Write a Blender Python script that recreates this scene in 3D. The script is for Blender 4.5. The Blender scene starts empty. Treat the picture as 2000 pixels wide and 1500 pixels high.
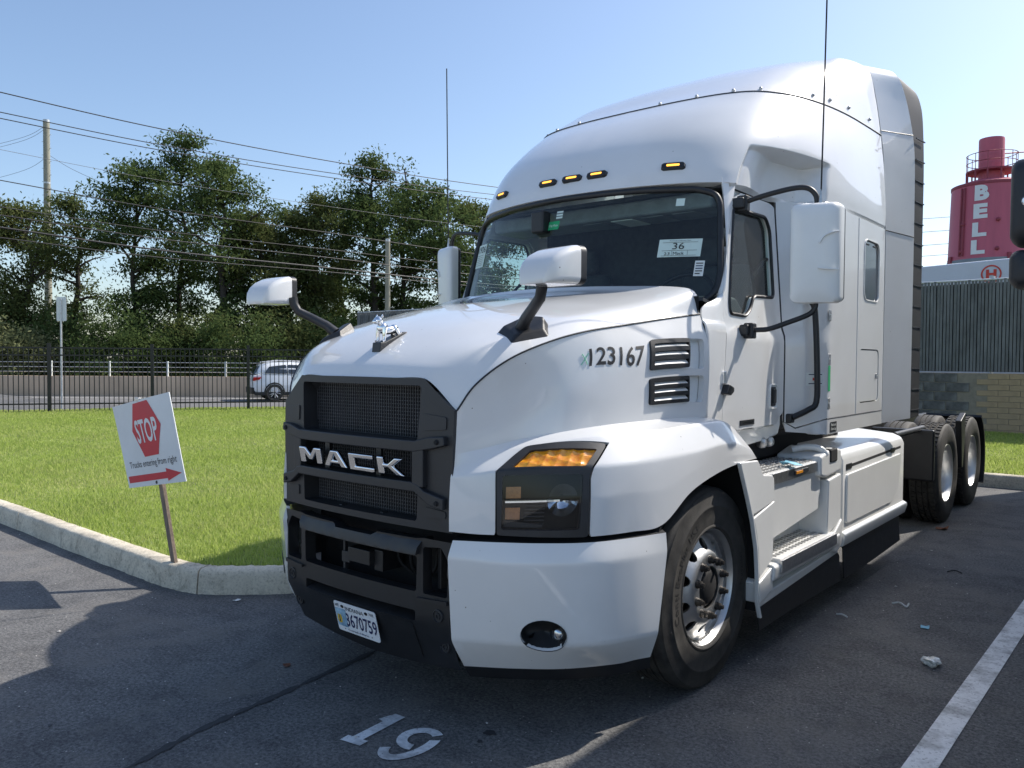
import bpy, bmesh, math, random
import numpy as np
from mathutils import Vector, Matrix, geometry as geo
random.seed(7); rng = np.random.default_rng(7)
sc = bpy.context.scene; COL = sc.collection; R = math.radians
# ---------------- camera ----------------
CAM = np.array([2.935, -3.707, 1.654])
_y, _p, _r = R(39.817), R(-1.738), R(.339)
_f0 = np.array([-math.sin(_y), math.cos(_y), 0]); _r0 = np.array([math.cos(_y), math.sin(_y), 0]); _u0 = np.array([0, 0, 1.])
FW = _f0*math.cos(_p) + _u0*math.sin(_p); _u1 = _u0*math.cos(_p) - _f0*math.sin(_p)
RT = _r0*math.cos(_r) + _u1*math.sin(_r); UP = _u1*math.cos(_r) - _r0*math.sin(_r)
cd = bpy.data.cameras.new('camera'); cam = bpy.data.objects.new('camera', cd); COL.objects.link(cam)
cd.sensor_width = 36; cd.lens = 1542.2/2000*36; cd.clip_start = .05; cd.clip_end = 3000
cam.matrix_world = Matrix(((RT[0],UP[0],-FW[0],CAM[0]),(RT[1],UP[1],-FW[1],CAM[1]),(RT[2],UP[2],-FW[2],CAM[2]),(0,0,0,1)))
sc.camera = cam
# ---------------- sky, sun, exposure ----------------
SUN_AZ, SUN_EL = 24.0, 46.0                          # azimuth from +Y towards +X
w = bpy.data.worlds.new('World'); sc.world = w; w.use_nodes = True
nt = w.node_tree; bg = nt.nodes['Background']; sky = nt.nodes.new('ShaderNodeTexSky')
sky.sky_type = 'NISHITA'; sky.sun_disc = False; sky.sun_elevation = R(SUN_EL); sky.sun_rotation = R(SUN_AZ)
sky.air_density = 1.0; sky.dust_density = 1.3; sky.ozone_density = 2.2; sky.altitude = 0
nt.links.new(sky.outputs[0], bg.inputs[0]); bg.inputs[1].default_value = .14
sl = bpy.data.lights.new('sun', 'SUN'); sl.energy = 4.0; sl.angle = R(.53); sl.color = (1, .94, .86)
so = bpy.data.objects.new('sun', sl); COL.objects.link(so)
_sd = Vector((math.sin(R(SUN_AZ))*math.cos(R(SUN_EL)), math.cos(R(SUN_AZ))*math.cos(R(SUN_EL)), math.sin(R(SUN_EL))))
so.rotation_euler = _sd.to_track_quat('Z', 'Y').to_euler(); so.location = (8, 16, 20)
sc.view_settings.view_transform = 'Standard'; sc.view_settings.look = 'None'
sc.view_settings.exposure = .48; sc.view_settings.gamma = 1
sc.render.engine = 'CYCLES'; sc.cycles.blur_glossy = .25
# ---------------- materials ----------------
def N(nt, t, **k):
    n = nt.nodes.new('ShaderNode' + t)
    for a, b in k.items(): setattr(n, a, b)
    return n
def mat(name, col, rough=.5, metal=0, coat=0, crough=.05, var=0, vscale=8, bump=0, bscale=200, spec=.5, emit=None, estr=0, sub=None, detail=6, stretch=None):
    m = bpy.data.materials.new(name); m.use_nodes = True; nt = m.node_tree; b = nt.nodes['Principled BSDF']
    b.inputs['Base Color'].default_value = (*col, 1); b.inputs['Roughness'].default_value = rough
    b.inputs['Metallic'].default_value = metal; b.inputs['Coat Weight'].default_value = coat
    b.inputs['Coat Roughness'].default_value = crough; b.inputs['Specular IOR Level'].default_value = spec
    if emit: b.inputs['Emission Color'].default_value = (*emit, 1); b.inputs['Emission Strength'].default_value = estr
    tc = N(nt, 'TexCoord'); src = tc.outputs['Object']
    if stretch:
        mp = N(nt, 'Mapping'); mp.inputs['Scale'].default_value = stretch; nt.links.new(src, mp.inputs[0]); src = mp.outputs[0]
    if var:
        n = N(nt, 'TexNoise'); n.inputs['Scale'].default_value = vscale; n.inputs['Detail'].default_value = detail; n.inputs['Roughness'].default_value = .65
        nt.links.new(src, n.inputs['Vector'])
        r = N(nt, 'ValToRGB'); lo = [max(0, c*(1-var)) for c in col]; hi = [min(1, c*(1+var)) for c in (sub or col)]
        r.color_ramp.elements[0].color = (*lo, 1); r.color_ramp.elements[1].color = (*hi, 1)
        r.color_ramp.elements[0].position = .3; r.color_ramp.elements[1].position = .7
        nt.links.new(n.outputs[0], r.inputs[0]); nt.links.new(r.outputs[0], b.inputs['Base Color'])
        mr = N(nt, 'MapRange'); mr.inputs[3].default_value = max(0, rough-.08); mr.inputs[4].default_value = min(1, rough+.1)
        nt.links.new(n.outputs[0], mr.inputs[0]); nt.links.new(mr.outputs[0], b.inputs['Roughness'])
    if bump:
        n = N(nt, 'TexNoise'); n.inputs['Scale'].default_value = bscale; n.inputs['Detail'].default_value = 3
        nt.links.new(src, n.inputs['Vector'])
        bp = N(nt, 'Bump'); bp.inputs['Strength'].default_value = bump; bp.inputs['Distance'].default_value = .004
        nt.links.new(n.outputs[0], bp.inputs['Height']); nt.links.new(bp.outputs[0], b.inputs['Normal'])
    return m
def glass(name, tint, ior=1.5, rough=0, dirt=.0):
    m = bpy.data.materials.new(name); m.use_nodes = True; nt = m.node_tree; nt.nodes.clear()
    o = N(nt, 'OutputMaterial'); mx = N(nt, 'MixShader'); t = N(nt, 'BsdfTransparent'); g = N(nt, 'BsdfGlossy'); f = N(nt, 'Fresnel')
    t.inputs[0].default_value = (*tint, 1); g.inputs['Roughness'].default_value = rough; f.inputs[0].default_value = ior
    ge = N(nt, 'NewGeometry'); mr = N(nt, 'MapRange'); mr.inputs[3].default_value = ior; mr.inputs[4].default_value = 1/ior   # thin pane: same reflection from both faces
    nt.links.new(ge.outputs['Backfacing'], mr.inputs[0]); nt.links.new(mr.outputs[0], f.inputs[0])
    nt.links.new(f.outputs[0], mx.inputs[0]); nt.links.new(t.outputs[0], mx.inputs[1]); nt.links.new(g.outputs[0], mx.inputs[2])
    if dirt:
        d = N(nt, 'BsdfDiffuse'); d.inputs[0].default_value = (.6, .6, .58, 1); m2 = N(nt, 'MixShader'); m2.inputs[0].default_value = dirt
        nt.links.new(mx.outputs[0], m2.inputs[1]); nt.links.new(d.outputs[0], m2.inputs[2]); nt.links.new(m2.outputs[0], o.inputs[0])
    else: nt.links.new(mx.outputs[0], o.inputs[0])
    return m
M = {}
M['paint'] = mat('white_paint', (.73,.73,.72), .32, coat=1, crough=.03, var=.025, vscale=3)
def soil(m, film=.16, spots=1.0):                      # thin dust film and a few bug and tar specks on the paint
    nt = m.node_tree; b = nt.nodes['Principled BSDF']; L = nt.links.new; old = b.inputs['Base Color'].links[0].from_socket; tc = N(nt, 'TexCoord')
    def nn(t, sc_, out): n = N(nt, t); n.inputs['Scale'].default_value = sc_; L(tc.outputs['Object'], n.inputs['Vector']); return n.outputs[out]
    def rp(src, a, va, c, vc): r = N(nt, 'ValToRGB'); e = r.color_ramp.elements; e[0].position = a; e[0].color = (va, va, va, 1); e[1].position = c; e[1].color = (vc, vc, vc, 1); L(src, r.inputs[0]); return r.outputs[0]
    def mx(f, a, c, mode='MIX'):
        q = N(nt, 'Mix', data_type='RGBA', blend_type=mode); L(f, q.inputs[0]) if not isinstance(f, float) else setattr(q.inputs[0], 'default_value', f)
        L(a, q.inputs[6])
        if isinstance(c, tuple): q.inputs[7].default_value = (*c, 1)
        else: L(c, q.inputs[7])
        return q.outputs[2]
    c1 = mx(rp(nn('TexNoise', 2.3, 0), .42, 0, .75, film), old, (.52,.48,.42))
    sp = mx(1.0, rp(nn('TexVoronoi', 17, 'Distance'), .035, spots, .06, 0), rp(nn('TexNoise', 5, 0), .52, 0, .60, 1), 'MULTIPLY')
    L(mx(sp, c1, (.16,.13,.10)), b.inputs['Base Color'])
soil(M['paint'])
M['paint2'] = mat('white_moulding', (.77,.77,.745), .38, coat=.5, crough=.12, var=.03, vscale=5)
M['black'] = mat('black_plastic', (.015,.0155,.017), .42, var=.25, vscale=14, bump=.12, bscale=500)
M['grey'] = mat('charcoal_plastic', (.022,.023,.026), .45, var=.2, vscale=10, bump=.1, bscale=500)
M['deep'] = mat('dark_cavity', (.006,.006,.007), .8, var=.3, vscale=20)
M['rubber'] = mat('tyre_rubber', (.028,.026,.024), .72, var=.35, vscale=9, bump=.15, bscale=120, sub=(.05,.046,.04))
M['tread'] = mat('tyre_lettering', (.018,.017,.016), .8, var=.2, vscale=30)
M['chrome'] = mat('chrome', (.86,.87,.88), .06, 1, var=.03, vscale=6)
M['alu'] = mat('polished_aluminium', (.70,.70,.69), .40, 1, var=.04, vscale=6)
M['steel'] = mat('brushed_steel', (.52,.52,.52), .38, 1, var=.2, vscale=40)
M['nut'] = mat('dark_lug_steel', (.05,.045,.04), .5, .6, var=.35, vscale=40)
M['amber'] = mat('amber_lens', (1.0,.24,.01), .15, coat=1, var=.3, vscale=40, sub=(1,.36,.02))
M['amberoff'] = mat('amber_reflector', (.40,.13,.02), .2, coat=1, var=.2, vscale=80)
M['lit'] = mat('lit_marker_led', (1,.5,.08), .3, emit=(1,.42,.05), estr=1.6, var=.1, vscale=40)
M['glass'] = glass('windscreen_glass', (.70,.82,.80), 1.55, dirt=.012)
M['sglass'] = glass('side_glass', (.68,.78,.76), 1.55, dirt=.04)
M['lens'] = glass('clear_lens', (.80,.82,.84), 1.5)
M['dkglass'] = mat('tinted_glass', (.02,.025,.03), .03, coat=1, crough=0, var=.1, vscale=3)
M['mirror'] = mat('mirror_glass', (.8,.82,.84), .02, 1, var=.02, vscale=3)
M['seat'] = mat('seat_fabric', (.05,.052,.056), .8, var=.3, vscale=20, bump=.2, bscale=200)
M['dash'] = mat('dashboard_plastic', (.045,.047,.05), .6, var=.2, vscale=12)
M['ink'] = mat('black_print', (.012,.012,.014), .5, var=.2, vscale=30)
M['inkb'] = mat('dark_blue_print', (.02,.025,.09), .5, var=.1, vscale=30)
M['paper'] = mat('white_label', (.74,.77,.74), .6, var=.05, vscale=20)
M['green'] = mat('green_label', (.02,.35,.13), .5, var=.1, vscale=30)
M['greenpen'] = mat('green_marker_pen', (.2,.55,.4), .6, var=.1, vscale=30)
# ---------------- mesh helpers ----------------
SX = 1                                               # -1 while the mirrored side is built
def prep(o, parent):
    COL.objects.link(o)
    if parent is not None: o.parent = parent; o.matrix_parent_inverse = Matrix.Translation(-parent.location)
    return o
def mo(name, V, F, m, parent=None, smooth=40, solid=0, bevel=0, seg=2, off=-1, kind=None):
    me = bpy.data.meshes.new(name)
    V = [(float(v[0])*SX, float(v[1]), float(v[2])) for v in V]
    if SX < 0: F = [tuple(reversed(f)) for f in F]
    me.from_pydata(V, [], F); me.update()
    me.materials.append(M[m] if isinstance(m, str) else m)
    if smooth:
        me.polygons.foreach_set('use_smooth', [True]*len(me.polygons))
        if not bevel: me.set_sharp_from_angle(angle=R(smooth))
    o = prep(bpy.data.objects.new(name, me), parent)
    if solid:
        md = o.modifiers.new('solid', 'SOLIDIFY'); md.thickness = solid; md.offset = off; md.use_quality_normals = True
        if not bevel: es = o.modifiers.new('split', 'EDGE_SPLIT'); es.split_angle = R(50)
    if bevel:
        md = o.modifiers.new('bevel', 'BEVEL'); md.width = bevel; md.segments = seg; md.limit_method = 'ANGLE'; md.angle_limit = R(32); md.harden_normals = True
    if kind: o['kind'] = kind
    return o
def cat(*parts):                                     # join (V, F) lists
    V, F = [], []
    for v, f in parts:
        n = len(V); V += list(v); F += [tuple(i+n for i in q) for q in f]
    return V, F
def bxg(x0, x1, y0, y1, z0, z1):
    V = [(x,y,z) for z in (z0,z1) for y in (y0,y1) for x in (x0,x1)]
    return V, [(0,2,3,1),(4,5,7,6),(0,1,5,4),(2,6,7,3),(0,4,6,2),(1,3,7,5)]
def box(name, a, m, parent=None, bevel=.004, seg=2):
    return mo(name, *bxg(*a), m, parent, bevel=bevel, seg=seg)
def prg(poly, fa, fb):                               # prism between two mappings of one outline
    n = len(poly); V = [fa(*p) for p in poly] + [fb(*p) for p in poly]
    ar = sum(poly[i][0]*poly[(i+1)%n][1] - poly[(i+1)%n][0]*poly[i][1] for i in range(n))
    F = [tuple(range(n)), tuple(range(2*n-1, n-1, -1))] + [((i+1)%n, i, i+n, (i+1)%n+n) for i in range(n)]
    return V, F
def fixn(V, F):                                      # outward normals
    bm = bmesh.new(); vs = [bm.verts.new(v) for v in V]
    for f in F:
        try: bm.faces.new([vs[i] for i in f])
        except ValueError: pass
    bmesh.ops.recalc_face_normals(bm, faces=bm.faces); bm.verts.index_update()
    return [tuple(v.co) for v in bm.verts], [tuple(v.index for v in f.verts) for f in bm.faces]
def prism(name, poly, fa, fb, m, parent=None, bevel=.004, seg=2):
    return mo(name, *fixn(*prg(poly, fa, fb)), m, parent, bevel=bevel, seg=seg)
def smoothpath(pts, n=6):
    P = [np.array(p, float) for p in pts]; out = []
    for i in range(len(P)-1):
        p1, p2 = P[i], P[i+1]; p0 = P[i-1] if i else 2*p1-p2; p3 = P[i+2] if i+2 < len(P) else 2*p2-p1
        for k in range(n):
            f = k/n; out.append(.5*((2*p1)+(p2-p0)*f+(2*p0-5*p1+4*p2-p3)*f*f+(3*p1-p0-3*p2+p3)*f**3))
    out.append(P[-1]); return out
def tubeg(pts, r, n=10, cap=True):
    P = [Vector(p) for p in pts]; V, F = [], []; rr = r if hasattr(r, '__len__') else [r]*len(P)
    t = (P[1]-P[0]).normalized(); up = Vector((0,0,1)) if abs(t.z) < .9 else Vector((1,0,0)); a = t.cross(up).normalized()
    for i, p in enumerate(P):
        d = (P[min(i+1, len(P)-1)] - P[max(i-1, 0)]).normalized(); a = (a - d*a.dot(d)).normalized(); b = d.cross(a)
        for k in range(n):
            an = 2*math.pi*k/n; V.append(tuple(p + (a*math.cos(an)+b*math.sin(an))*rr[i]))
    for i in range(len(P)-1):
        for k in range(n): F.append((i*n+k, i*n+(k+1)%n, (i+1)*n+(k+1)%n, (i+1)*n+k))
    if cap: F += [tuple(range(n-1,-1,-1)), tuple(range((len(P)-1)*n, len(P)*n))]
    return V, F
def tube(name, pts, r, m, parent=None, n=10, sm=0, kind=None):
    if sm: pts = smoothpath(pts, sm)
    return mo(name, *tubeg(pts, r, n), m, parent, smooth=60, kind=kind)
def latheg(prof, c, axis='x', n=40, close=False):
    V, F = [], []
    for r, h in prof:
        for k in range(n):
            a = 2*math.pi*k/n; u, v = r*math.cos(a), r*math.sin(a)
            V.append({'x': (c[0]+h, c[1]+u, c[2]+v), 'y': (c[0]+v, c[1]+h, c[2]+u), 'z': (c[0]+u, c[1]+v, c[2]+h)}[axis])
    for i in range(len(prof)-1):
        for k in range(n): F.append((i*n+k, i*n+(k+1)%n, (i+1)*n+(k+1)%n, (i+1)*n+k))
    return V, F
def lathe(name, prof, c, m, parent=None, axis='x', n=40, smooth=35, solid=0):
    return mo(name, *fixn(*latheg(prof, c, axis, n)), m, parent, smooth=smooth, solid=solid)
def dens(poly, step):
    out = []
    for i, a in enumerate(poly):
        b = poly[(i+1) % len(poly)]; d = math.dist(a, b); k = max(1, int(math.ceil(d/step)))
        out += [(a[0]+(b[0]-a[0])*j/k, a[1]+(b[1]-a[1])*j/k) for j in range(k)]
    return out
def in_many(P, poly):
    poly = np.array(poly); c = np.zeros(len(P), bool); j = len(poly)-1
    for i in range(len(poly)):
        xi, yi = poly[i]; xj, yj = poly[j]
        c ^= ((yi > P[:, 1]) != (yj > P[:, 1])) & (P[:, 0] < (xj-xi)*(P[:, 1]-yi)/(yj-yi+1e-12)+xi); j = i
    return c
def sheetg(outer, holes, fn, step):
    loops = [dens(outer, step)] + [dens(h, step) for h in holes]
    pts, edges = [], []
    for L in loops:
        n = len(pts); pts += L; edges += [(n+i, n+(i+1) % len(L)) for i in range(len(L))]
    B = np.array(pts); lo, hi = B.min(0), B.max(0); C = []
    for i, x in enumerate(np.arange(lo[0]+step*.5, hi[0], step)):
        for y in np.arange(lo[1]+step*(.5 if i % 2 else .25), hi[1], step): C.append((x, y))
    if C:
        C = np.array(C); k = in_many(C, loops[0])
        for q in loops[1:]: k &= ~in_many(C, q)
        C = C[k]
        if len(C): C = C[[((B-c)**2).sum(1).min() >= (step*.45)**2 for c in C]]
        pts = pts + [tuple(c) for c in C]
    vo, eo, fo, *_ = geo.delaunay_2d_cdt([Vector(p) for p in pts], edges, [], 0, 1e-6)
    G = np.array([(v.x, v.y) for v in vo]); T_ = np.array([tuple(f) for f in fo]); cc = G[T_].mean(1); k = in_many(cc, loops[0])
    for q in loops[1:]: k &= ~in_many(cc, q)
    F = [tuple(int(i) for i in f) for f in T_[k]]
    return [fn(v.x, v.y) for v in vo], F
def sheet(name, outer, holes, fn, m, parent=None, step=.06, solid=.012, flip=False, smooth=50, off=-1):
    V, F = sheetg(outer, holes, fn, step)
    if flip: F = [tuple(reversed(f)) for f in F]
    return mo(name, V, F, m, parent, smooth=smooth, solid=solid, off=off)
def gridg(fn, s0, s1, ns, t0, t1, nt_):
    V = [fn(s0+(s1-s0)*i/ns, t0+(t1-t0)*j/nt_) for i in range(ns+1) for j in range(nt_+1)]
    F = [(i*(nt_+1)+j, (i+1)*(nt_+1)+j, (i+1)*(nt_+1)+j+1, i*(nt_+1)+j+1) for i in range(ns) for j in range(nt_)]
    return V, F
def nrm(fn, s, t, e=.01):
    a = np.array(fn(s+e, t))-np.array(fn(s-e, t)); b = np.array(fn(s, t+e))-np.array(fn(s, t-e)); n = np.cross(a, b)
    return n/(np.linalg.norm(n)+1e-12)
def offs(fn, d):
    return lambda s, t: np.array(fn(s, t)) + nrm(fn, s, t)*d
def rrect(x0, x1, y0, y1, r, n=5):
    out = []
    for cx, cy, a in ((x1-r,y1-r,0),(x0+r,y1-r,90),(x0+r,y0+r,180),(x1-r,y0+r,270)):
        out += [(cx+r*math.cos(R(a+90*k/n)), cy+r*math.sin(R(a+90*k/n))) for k in range(n+1)]
    return out
def rpoly(poly, r, n=4):                             # round the corners of an outline
    out = []; L = len(poly)
    for i in range(L):
        p = np.array(poly[i], float); a = np.array(poly[i-1], float); b = np.array(poly[(i+1) % L], float)
        da, db = np.linalg.norm(a-p), np.linalg.norm(b-p); q = min(r, da*.45, db*.45)
        s, e = p+(a-p)/da*q, p+(b-p)/db*q
        for k in range(n+1):
            t = k/n; out.append(tuple((1-t)**2*s+2*t*(1-t)*p+t*t*e))
    return out
def ell(cx, cy, a, b, n=28): return [(cx+a*math.cos(2*math.pi*k/n), cy+b*math.sin(2*math.pi*k/n)) for k in range(n)]
def textg(s, bold=.0, depth=0, space=1.0):            # unit-height capitals, baseline 0, x from 0
    cu = bpy.data.curves.new('t', 'FONT'); cu.body = s; cu.size = 1; cu.offset = bold; cu.extrude = depth; cu.space_character = space; cu.resolution_u = 3
    o = bpy.data.objects.new('t', cu); COL.objects.link(o); bpy.context.view_layer.update()
    dg = bpy.context.evaluated_depsgraph_get(); me = o.evaluated_get(dg).to_mesh()
    V = np.array([v.co[:] for v in me.vertices]); F = [tuple(p.vertices) for p in me.polygons]
    o.evaluated_get(dg).to_mesh_clear(); bpy.data.objects.remove(o); bpy.data.curves.remove(cu)
    bm = bmesh.new(); vs = [bm.verts.new(v) for v in V]
    for f in F:
        try: bm.faces.new([vs[i] for i in f])
        except ValueError: pass
    bmesh.ops.triangulate(bm, faces=bm.faces)
    for k in range(2): bmesh.ops.subdivide_edges(bm, edges=[e for e in bm.edges if e.calc_length() > .22], cuts=1)
    bmesh.ops.triangulate(bm, faces=bm.faces); bm.verts.index_update()
    V = np.array([v.co[:] for v in bm.verts]); F = [tuple(v.index for v in f.verts) for f in bm.faces]; bm.free()
    V[:, 0] -= V[:, 0].min(); wd = V[:, 0].max(); V[:, :2] /= .69
    return V, F, wd/.69
def text(name, s, fn, m, parent, wd, ht, bold=.0, depth=0, space=1.0):
    """lay letters wd x ht through fn(u, v, d): u along, v up, d out"""
    V, F, w0 = textg(s, bold, depth, space)
    return mo(name, [fn(v[0]/w0*wd, v[1]*ht, v[2]) for v in V], F, m, parent, smooth=0)
def thing(name, label, cat_, loc=(0,0,0), group=None):
    o = bpy.data.objects.new(name, None); COL.objects.link(o); o.location = loc; o.empty_display_size = .2
    o['label'] = label; o['category'] = cat_
    if group: o['group'] = group
    return o
def tag(o, label, cat_, group=None):
    o['label'] = label; o['category'] = cat_
    if group: o['group'] = group
    return o
def struct(o): o['kind'] = 'structure'; return o
# ---------- shape tables of the truck (metres; truck front faces -Y, its left side is +X) ----------
def crp(ctrl, ks=1.0, kt=0.5):                       # cardinal-spline patch through a grid of points
    A = np.array(ctrl, float); n, m = A.shape[:2]    # [cols][rows][3]
    Q = np.zeros((n+2, m+2, 3)); Q[1:-1, 1:-1] = A
    Q[0, 1:-1] = 2*A[0]-A[1]; Q[-1, 1:-1] = 2*A[-1]-A[-2]
    Q[:, 0] = 2*Q[:, 1]-Q[:, 2]; Q[:, -1] = 2*Q[:, -2]-Q[:, -3]
    def wt(t, n, k):
        i = min(max(int(math.floor(t)), 0), n-2); f = t-i; f2 = f*f; f3 = f2*f
        h10, h11 = f3-2*f2+f, f3-f2; h01 = 3*f2-2*f3; q = .5*(1-k)
        return i, np.array((-.5*k*h10, 1-h01-q*h10-.5*k*h11-q*h11, h01+.5*k*h10+q*h10+q*h11, .5*k*h11))
    def fn(s, t):
        i, ws = wt(s, n, ks); j, w2 = wt(t, m, kt)
        return ws @ np.tensordot(Q[i:i+4, j:j+4], w2, axes=(1, 0))
    fn.n = n; fn.m = m
    return fn
FEND = crp([
 [(.60,-1.318,.925),(.60,-1.318,1.05),(.60,-1.31,1.155),(.605,-1.295,1.20),(.605,-1.29,1.25)],
 [(.69,-1.26,.918),(.69,-1.26,1.05),(.685,-1.25,1.17),(.68,-1.20,1.23),(.675,-1.17,1.275)],
 [(.77,-1.20,.915),(.768,-1.20,1.05),(.757,-1.19,1.185),(.75,-1.10,1.265),(.745,-1.04,1.305)],
 [(.93,-1.09,.912),(.93,-1.09,1.06),(.915,-1.08,1.20),(.905,-.95,1.305),(.86,-.88,1.335)],
 [(1.065,-.95,.91),(1.065,-.95,1.07),(1.05,-.935,1.205),(1.02,-.80,1.325),(.935,-.72,1.355)],
 [(1.15,-.75,.91),(1.15,-.75,1.08),(1.14,-.74,1.205),(1.09,-.62,1.325),(.99,-.55,1.365)],
 [(1.20,-.56,.92),(1.20,-.54,1.08),(1.195,-.50,1.215),(1.13,-.42,1.335),(1.03,-.35,1.37)],
 [(1.22,-.33,1.04),(1.222,-.30,1.14),(1.22,-.25,1.225),(1.15,-.18,1.345),(1.06,-.12,1.37)],
 [(1.225,-.06,1.10),(1.226,-.03,1.17),(1.225,0,1.24),(1.155,.07,1.35),(1.08,.10,1.36)],
 [(1.225,.20,1.125),(1.226,.19,1.17),(1.22,.18,1.225),(1.155,.18,1.335),(1.08,.18,1.345)],
 [(1.22,.43,1.128),(1.22,.40,1.15),(1.215,.37,1.18),(1.15,.28,1.30),(1.07,.28,1.31)]], kt=.15)
HSIDE = crp([
 [(.605,-1.29,1.25),(.605,-1.285,1.32),(.607,-1.28,1.38),(.605,-1.28,1.437)],
 [(.675,-1.17,1.275),(.67,-1.17,1.36),(.668,-1.185,1.47),(.66,-1.22,1.55)],
 [(.745,-1.04,1.305),(.75,-1.02,1.42),(.75,-1.04,1.56),(.74,-1.09,1.66)],
 [(.86,-.88,1.335),(.862,-.85,1.48),(.85,-.85,1.62),(.82,-.90,1.74)],
 [(.935,-.72,1.355),(.937,-.68,1.50),(.92,-.66,1.67),(.88,-.70,1.79)],
 [(.99,-.55,1.365),(.99,-.50,1.52),(.975,-.47,1.68),(.92,-.45,1.825)],
 [(1.03,-.35,1.37),(1.03,-.30,1.54),(1.015,-.26,1.71),(.96,-.20,1.86)],
 [(1.06,-.12,1.37),(1.06,-.08,1.55),(1.045,-.04,1.73),(.985,0,1.885)],
 [(1.075,.10,1.36),(1.075,.14,1.55),(1.06,.16,1.74),(1.0,.17,1.905)]], kt=.8)
_H = [
 [(.605,-1.28,1.437),(.45,-1.305,1.567),(.25,-1.318,1.572),(0,-1.322,1.573)],
 [(.66,-1.22,1.55),(.50,-1.25,1.63),(.25,-1.265,1.64),(0,-1.27,1.641)],
 [(.74,-1.09,1.66),(.60,-1.12,1.715),(.3,-1.14,1.725),(0,-1.15,1.727)],
 [(.82,-.90,1.74),(.68,-.92,1.785),(.35,-.95,1.82),(0,-.95,1.825)],
 [(.88,-.70,1.79),(.75,-.72,1.85),(.4,-.72,1.89),(0,-.72,1.90)],
 [(.92,-.45,1.825),(.80,-.45,1.905),(.45,-.45,1.955),(0,-.45,1.965)],
 [(.96,-.20,1.86),(.85,-.20,1.95),(.5,-.20,2.0),(0,-.20,2.01)],
 [(.985,0,1.885),(.90,0,1.995),(.5,0,2.04),(0,0,2.05)],
 [(1.0,.17,1.905),(.93,.19,2.045),(.5,.10,2.075),(0,.06,2.085)]]
HTOP = crp([r + [(-a,b,c) for a,b,c in reversed(r[:-1])] for r in _H], kt=.8)
BUMP = crp([
 [(.575,-1.195,.305),(.59,-1.29,.45),(.60,-1.325,.81),(.605,-1.30,.885)],
 [(.765,-1.085,.31),(.77,-1.19,.45),(.775,-1.23,.80),(.77,-1.205,.885)],
 [(.935,-.945,.31),(.945,-1.08,.45),(.945,-1.115,.80),(.93,-1.09,.885)],
 [(1.075,-.755,.31),(1.09,-.94,.45),(1.085,-.965,.80),(1.065,-.95,.885)],
 [(1.125,-.66,.315),(1.175,-.76,.45),(1.17,-.78,.80),(1.15,-.77,.885)],
 [(1.165,-.60,.32),(1.22,-.63,.45),(1.225,-.565,.80),(1.215,-.56,.885)]], kt=.18)
def ROOFL(z, pts): return [(x, y, z) for x, y in pts]
_RL = [
 ROOFL(2.69, [(0,.34),(.35,.37),(.67,.46),(.88,.57),(1.0,.72),(1.08,.95),(1.14,1.2),(1.19,1.45),(1.225,1.75),(1.24,2.2),(1.24,2.76)]),
 ROOFL(2.80, [(0,.39),(.35,.415),(.67,.5),(.88,.62),(1.0,.78),(1.08,.98),(1.14,1.22),(1.19,1.47),(1.225,1.77),(1.24,2.2),(1.24,2.76)]),
 ROOFL(3.0, [(0,.53),(.35,.55),(.67,.63),(.88,.76),(1.01,.93),(1.09,1.13),(1.14,1.33),(1.18,1.58),(1.21,1.87),(1.225,2.3),(1.23,2.76)]),
 ROOFL(3.2, [(0,.77),(.35,.785),(.65,.85),(.86,.97),(.99,1.13),(1.07,1.31),(1.12,1.5),(1.16,1.75),(1.19,2.0),(1.205,2.37),(1.215,2.76)]),
 ROOFL(3.385, [(0,1.08),(.35,1.09),(.65,1.13),(.84,1.21),(.95,1.34),(1.03,1.5),(1.09,1.7),(1.13,1.9),(1.16,2.15),(1.18,2.45),(1.195,2.76)])]
ROOF = crp([[_RL[j][i] for j in range(5)] for i in range(11)], kt=1)
_CL = [_RL[4],
 [(0,1.28,3.49),(.33,1.29,3.49),(.62,1.33,3.5),(.8,1.40,3.51),(.91,1.52,3.53),(.99,1.68,3.56),(1.05,1.86,3.6),(1.09,2.05,3.63),(1.12,2.27,3.66),(1.14,2.5,3.68),(1.15,2.76,3.68)],
 [(0,1.65,3.70),(.3,1.66,3.70),(.57,1.69,3.70),(.74,1.74,3.71),(.85,1.84,3.73),(.93,1.97,3.76),(.99,2.1,3.79),(1.03,2.25,3.85),(1.06,2.42,3.88),(1.08,2.6,3.9),(1.09,2.76,3.91)],
 [(0,2.1,3.885),(.27,2.1,3.885),(.5,2.12,3.88),(.65,2.15,3.875),(.74,2.2,3.88),(.8,2.27,3.89),(.85,2.35,3.91),(.88,2.45,3.93),(.9,2.55,3.945),(.92,2.66,3.96),(.93,2.76,3.985)],
 [(0,2.5,3.965),(.2,2.5,3.965),(.35,2.52,3.965),(.42,2.54,3.965),(.47,2.57,3.975),(.5,2.6,3.98),(.53,2.63,3.985),(.55,2.66,3.99),(.56,2.7,3.995),(.57,2.73,4.0),(.57,2.76,4.0)],
 [(i*.03,2.76,4.005) for i in range(11)]]
CAP = crp([[_CL[j][i] for j in range(6)] for i in range(11)], kt=1)
def sst(a, b, x):
    t = min(max((x-a)/(b-a), 0), 1); return t*t*(3-2*t)
def xs(y, z):                                        # outer face of the cab and sleeper side
    c = 1.045 - .022*sst(1.80, 1.86, z) - .062*max(0, min(1, (z-1.86)/.76))
    s = 1.24 - .012*sst(1.80, 1.86, z)*(1 if y < 1.55 else 0)
    t = min(max((y-1.20)/.30, 0), 1)
    return c + (s-c)*t
def yw(x, z): return .165 + .30*(z-2.04) + .25*x*x + .05*x**4     # windscreen face
def yb(x, z):                                        # front black bumper centre
    return -1.342 + .11*x*x + (.0 if z > .5 else (.5-z)*.45)
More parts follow.
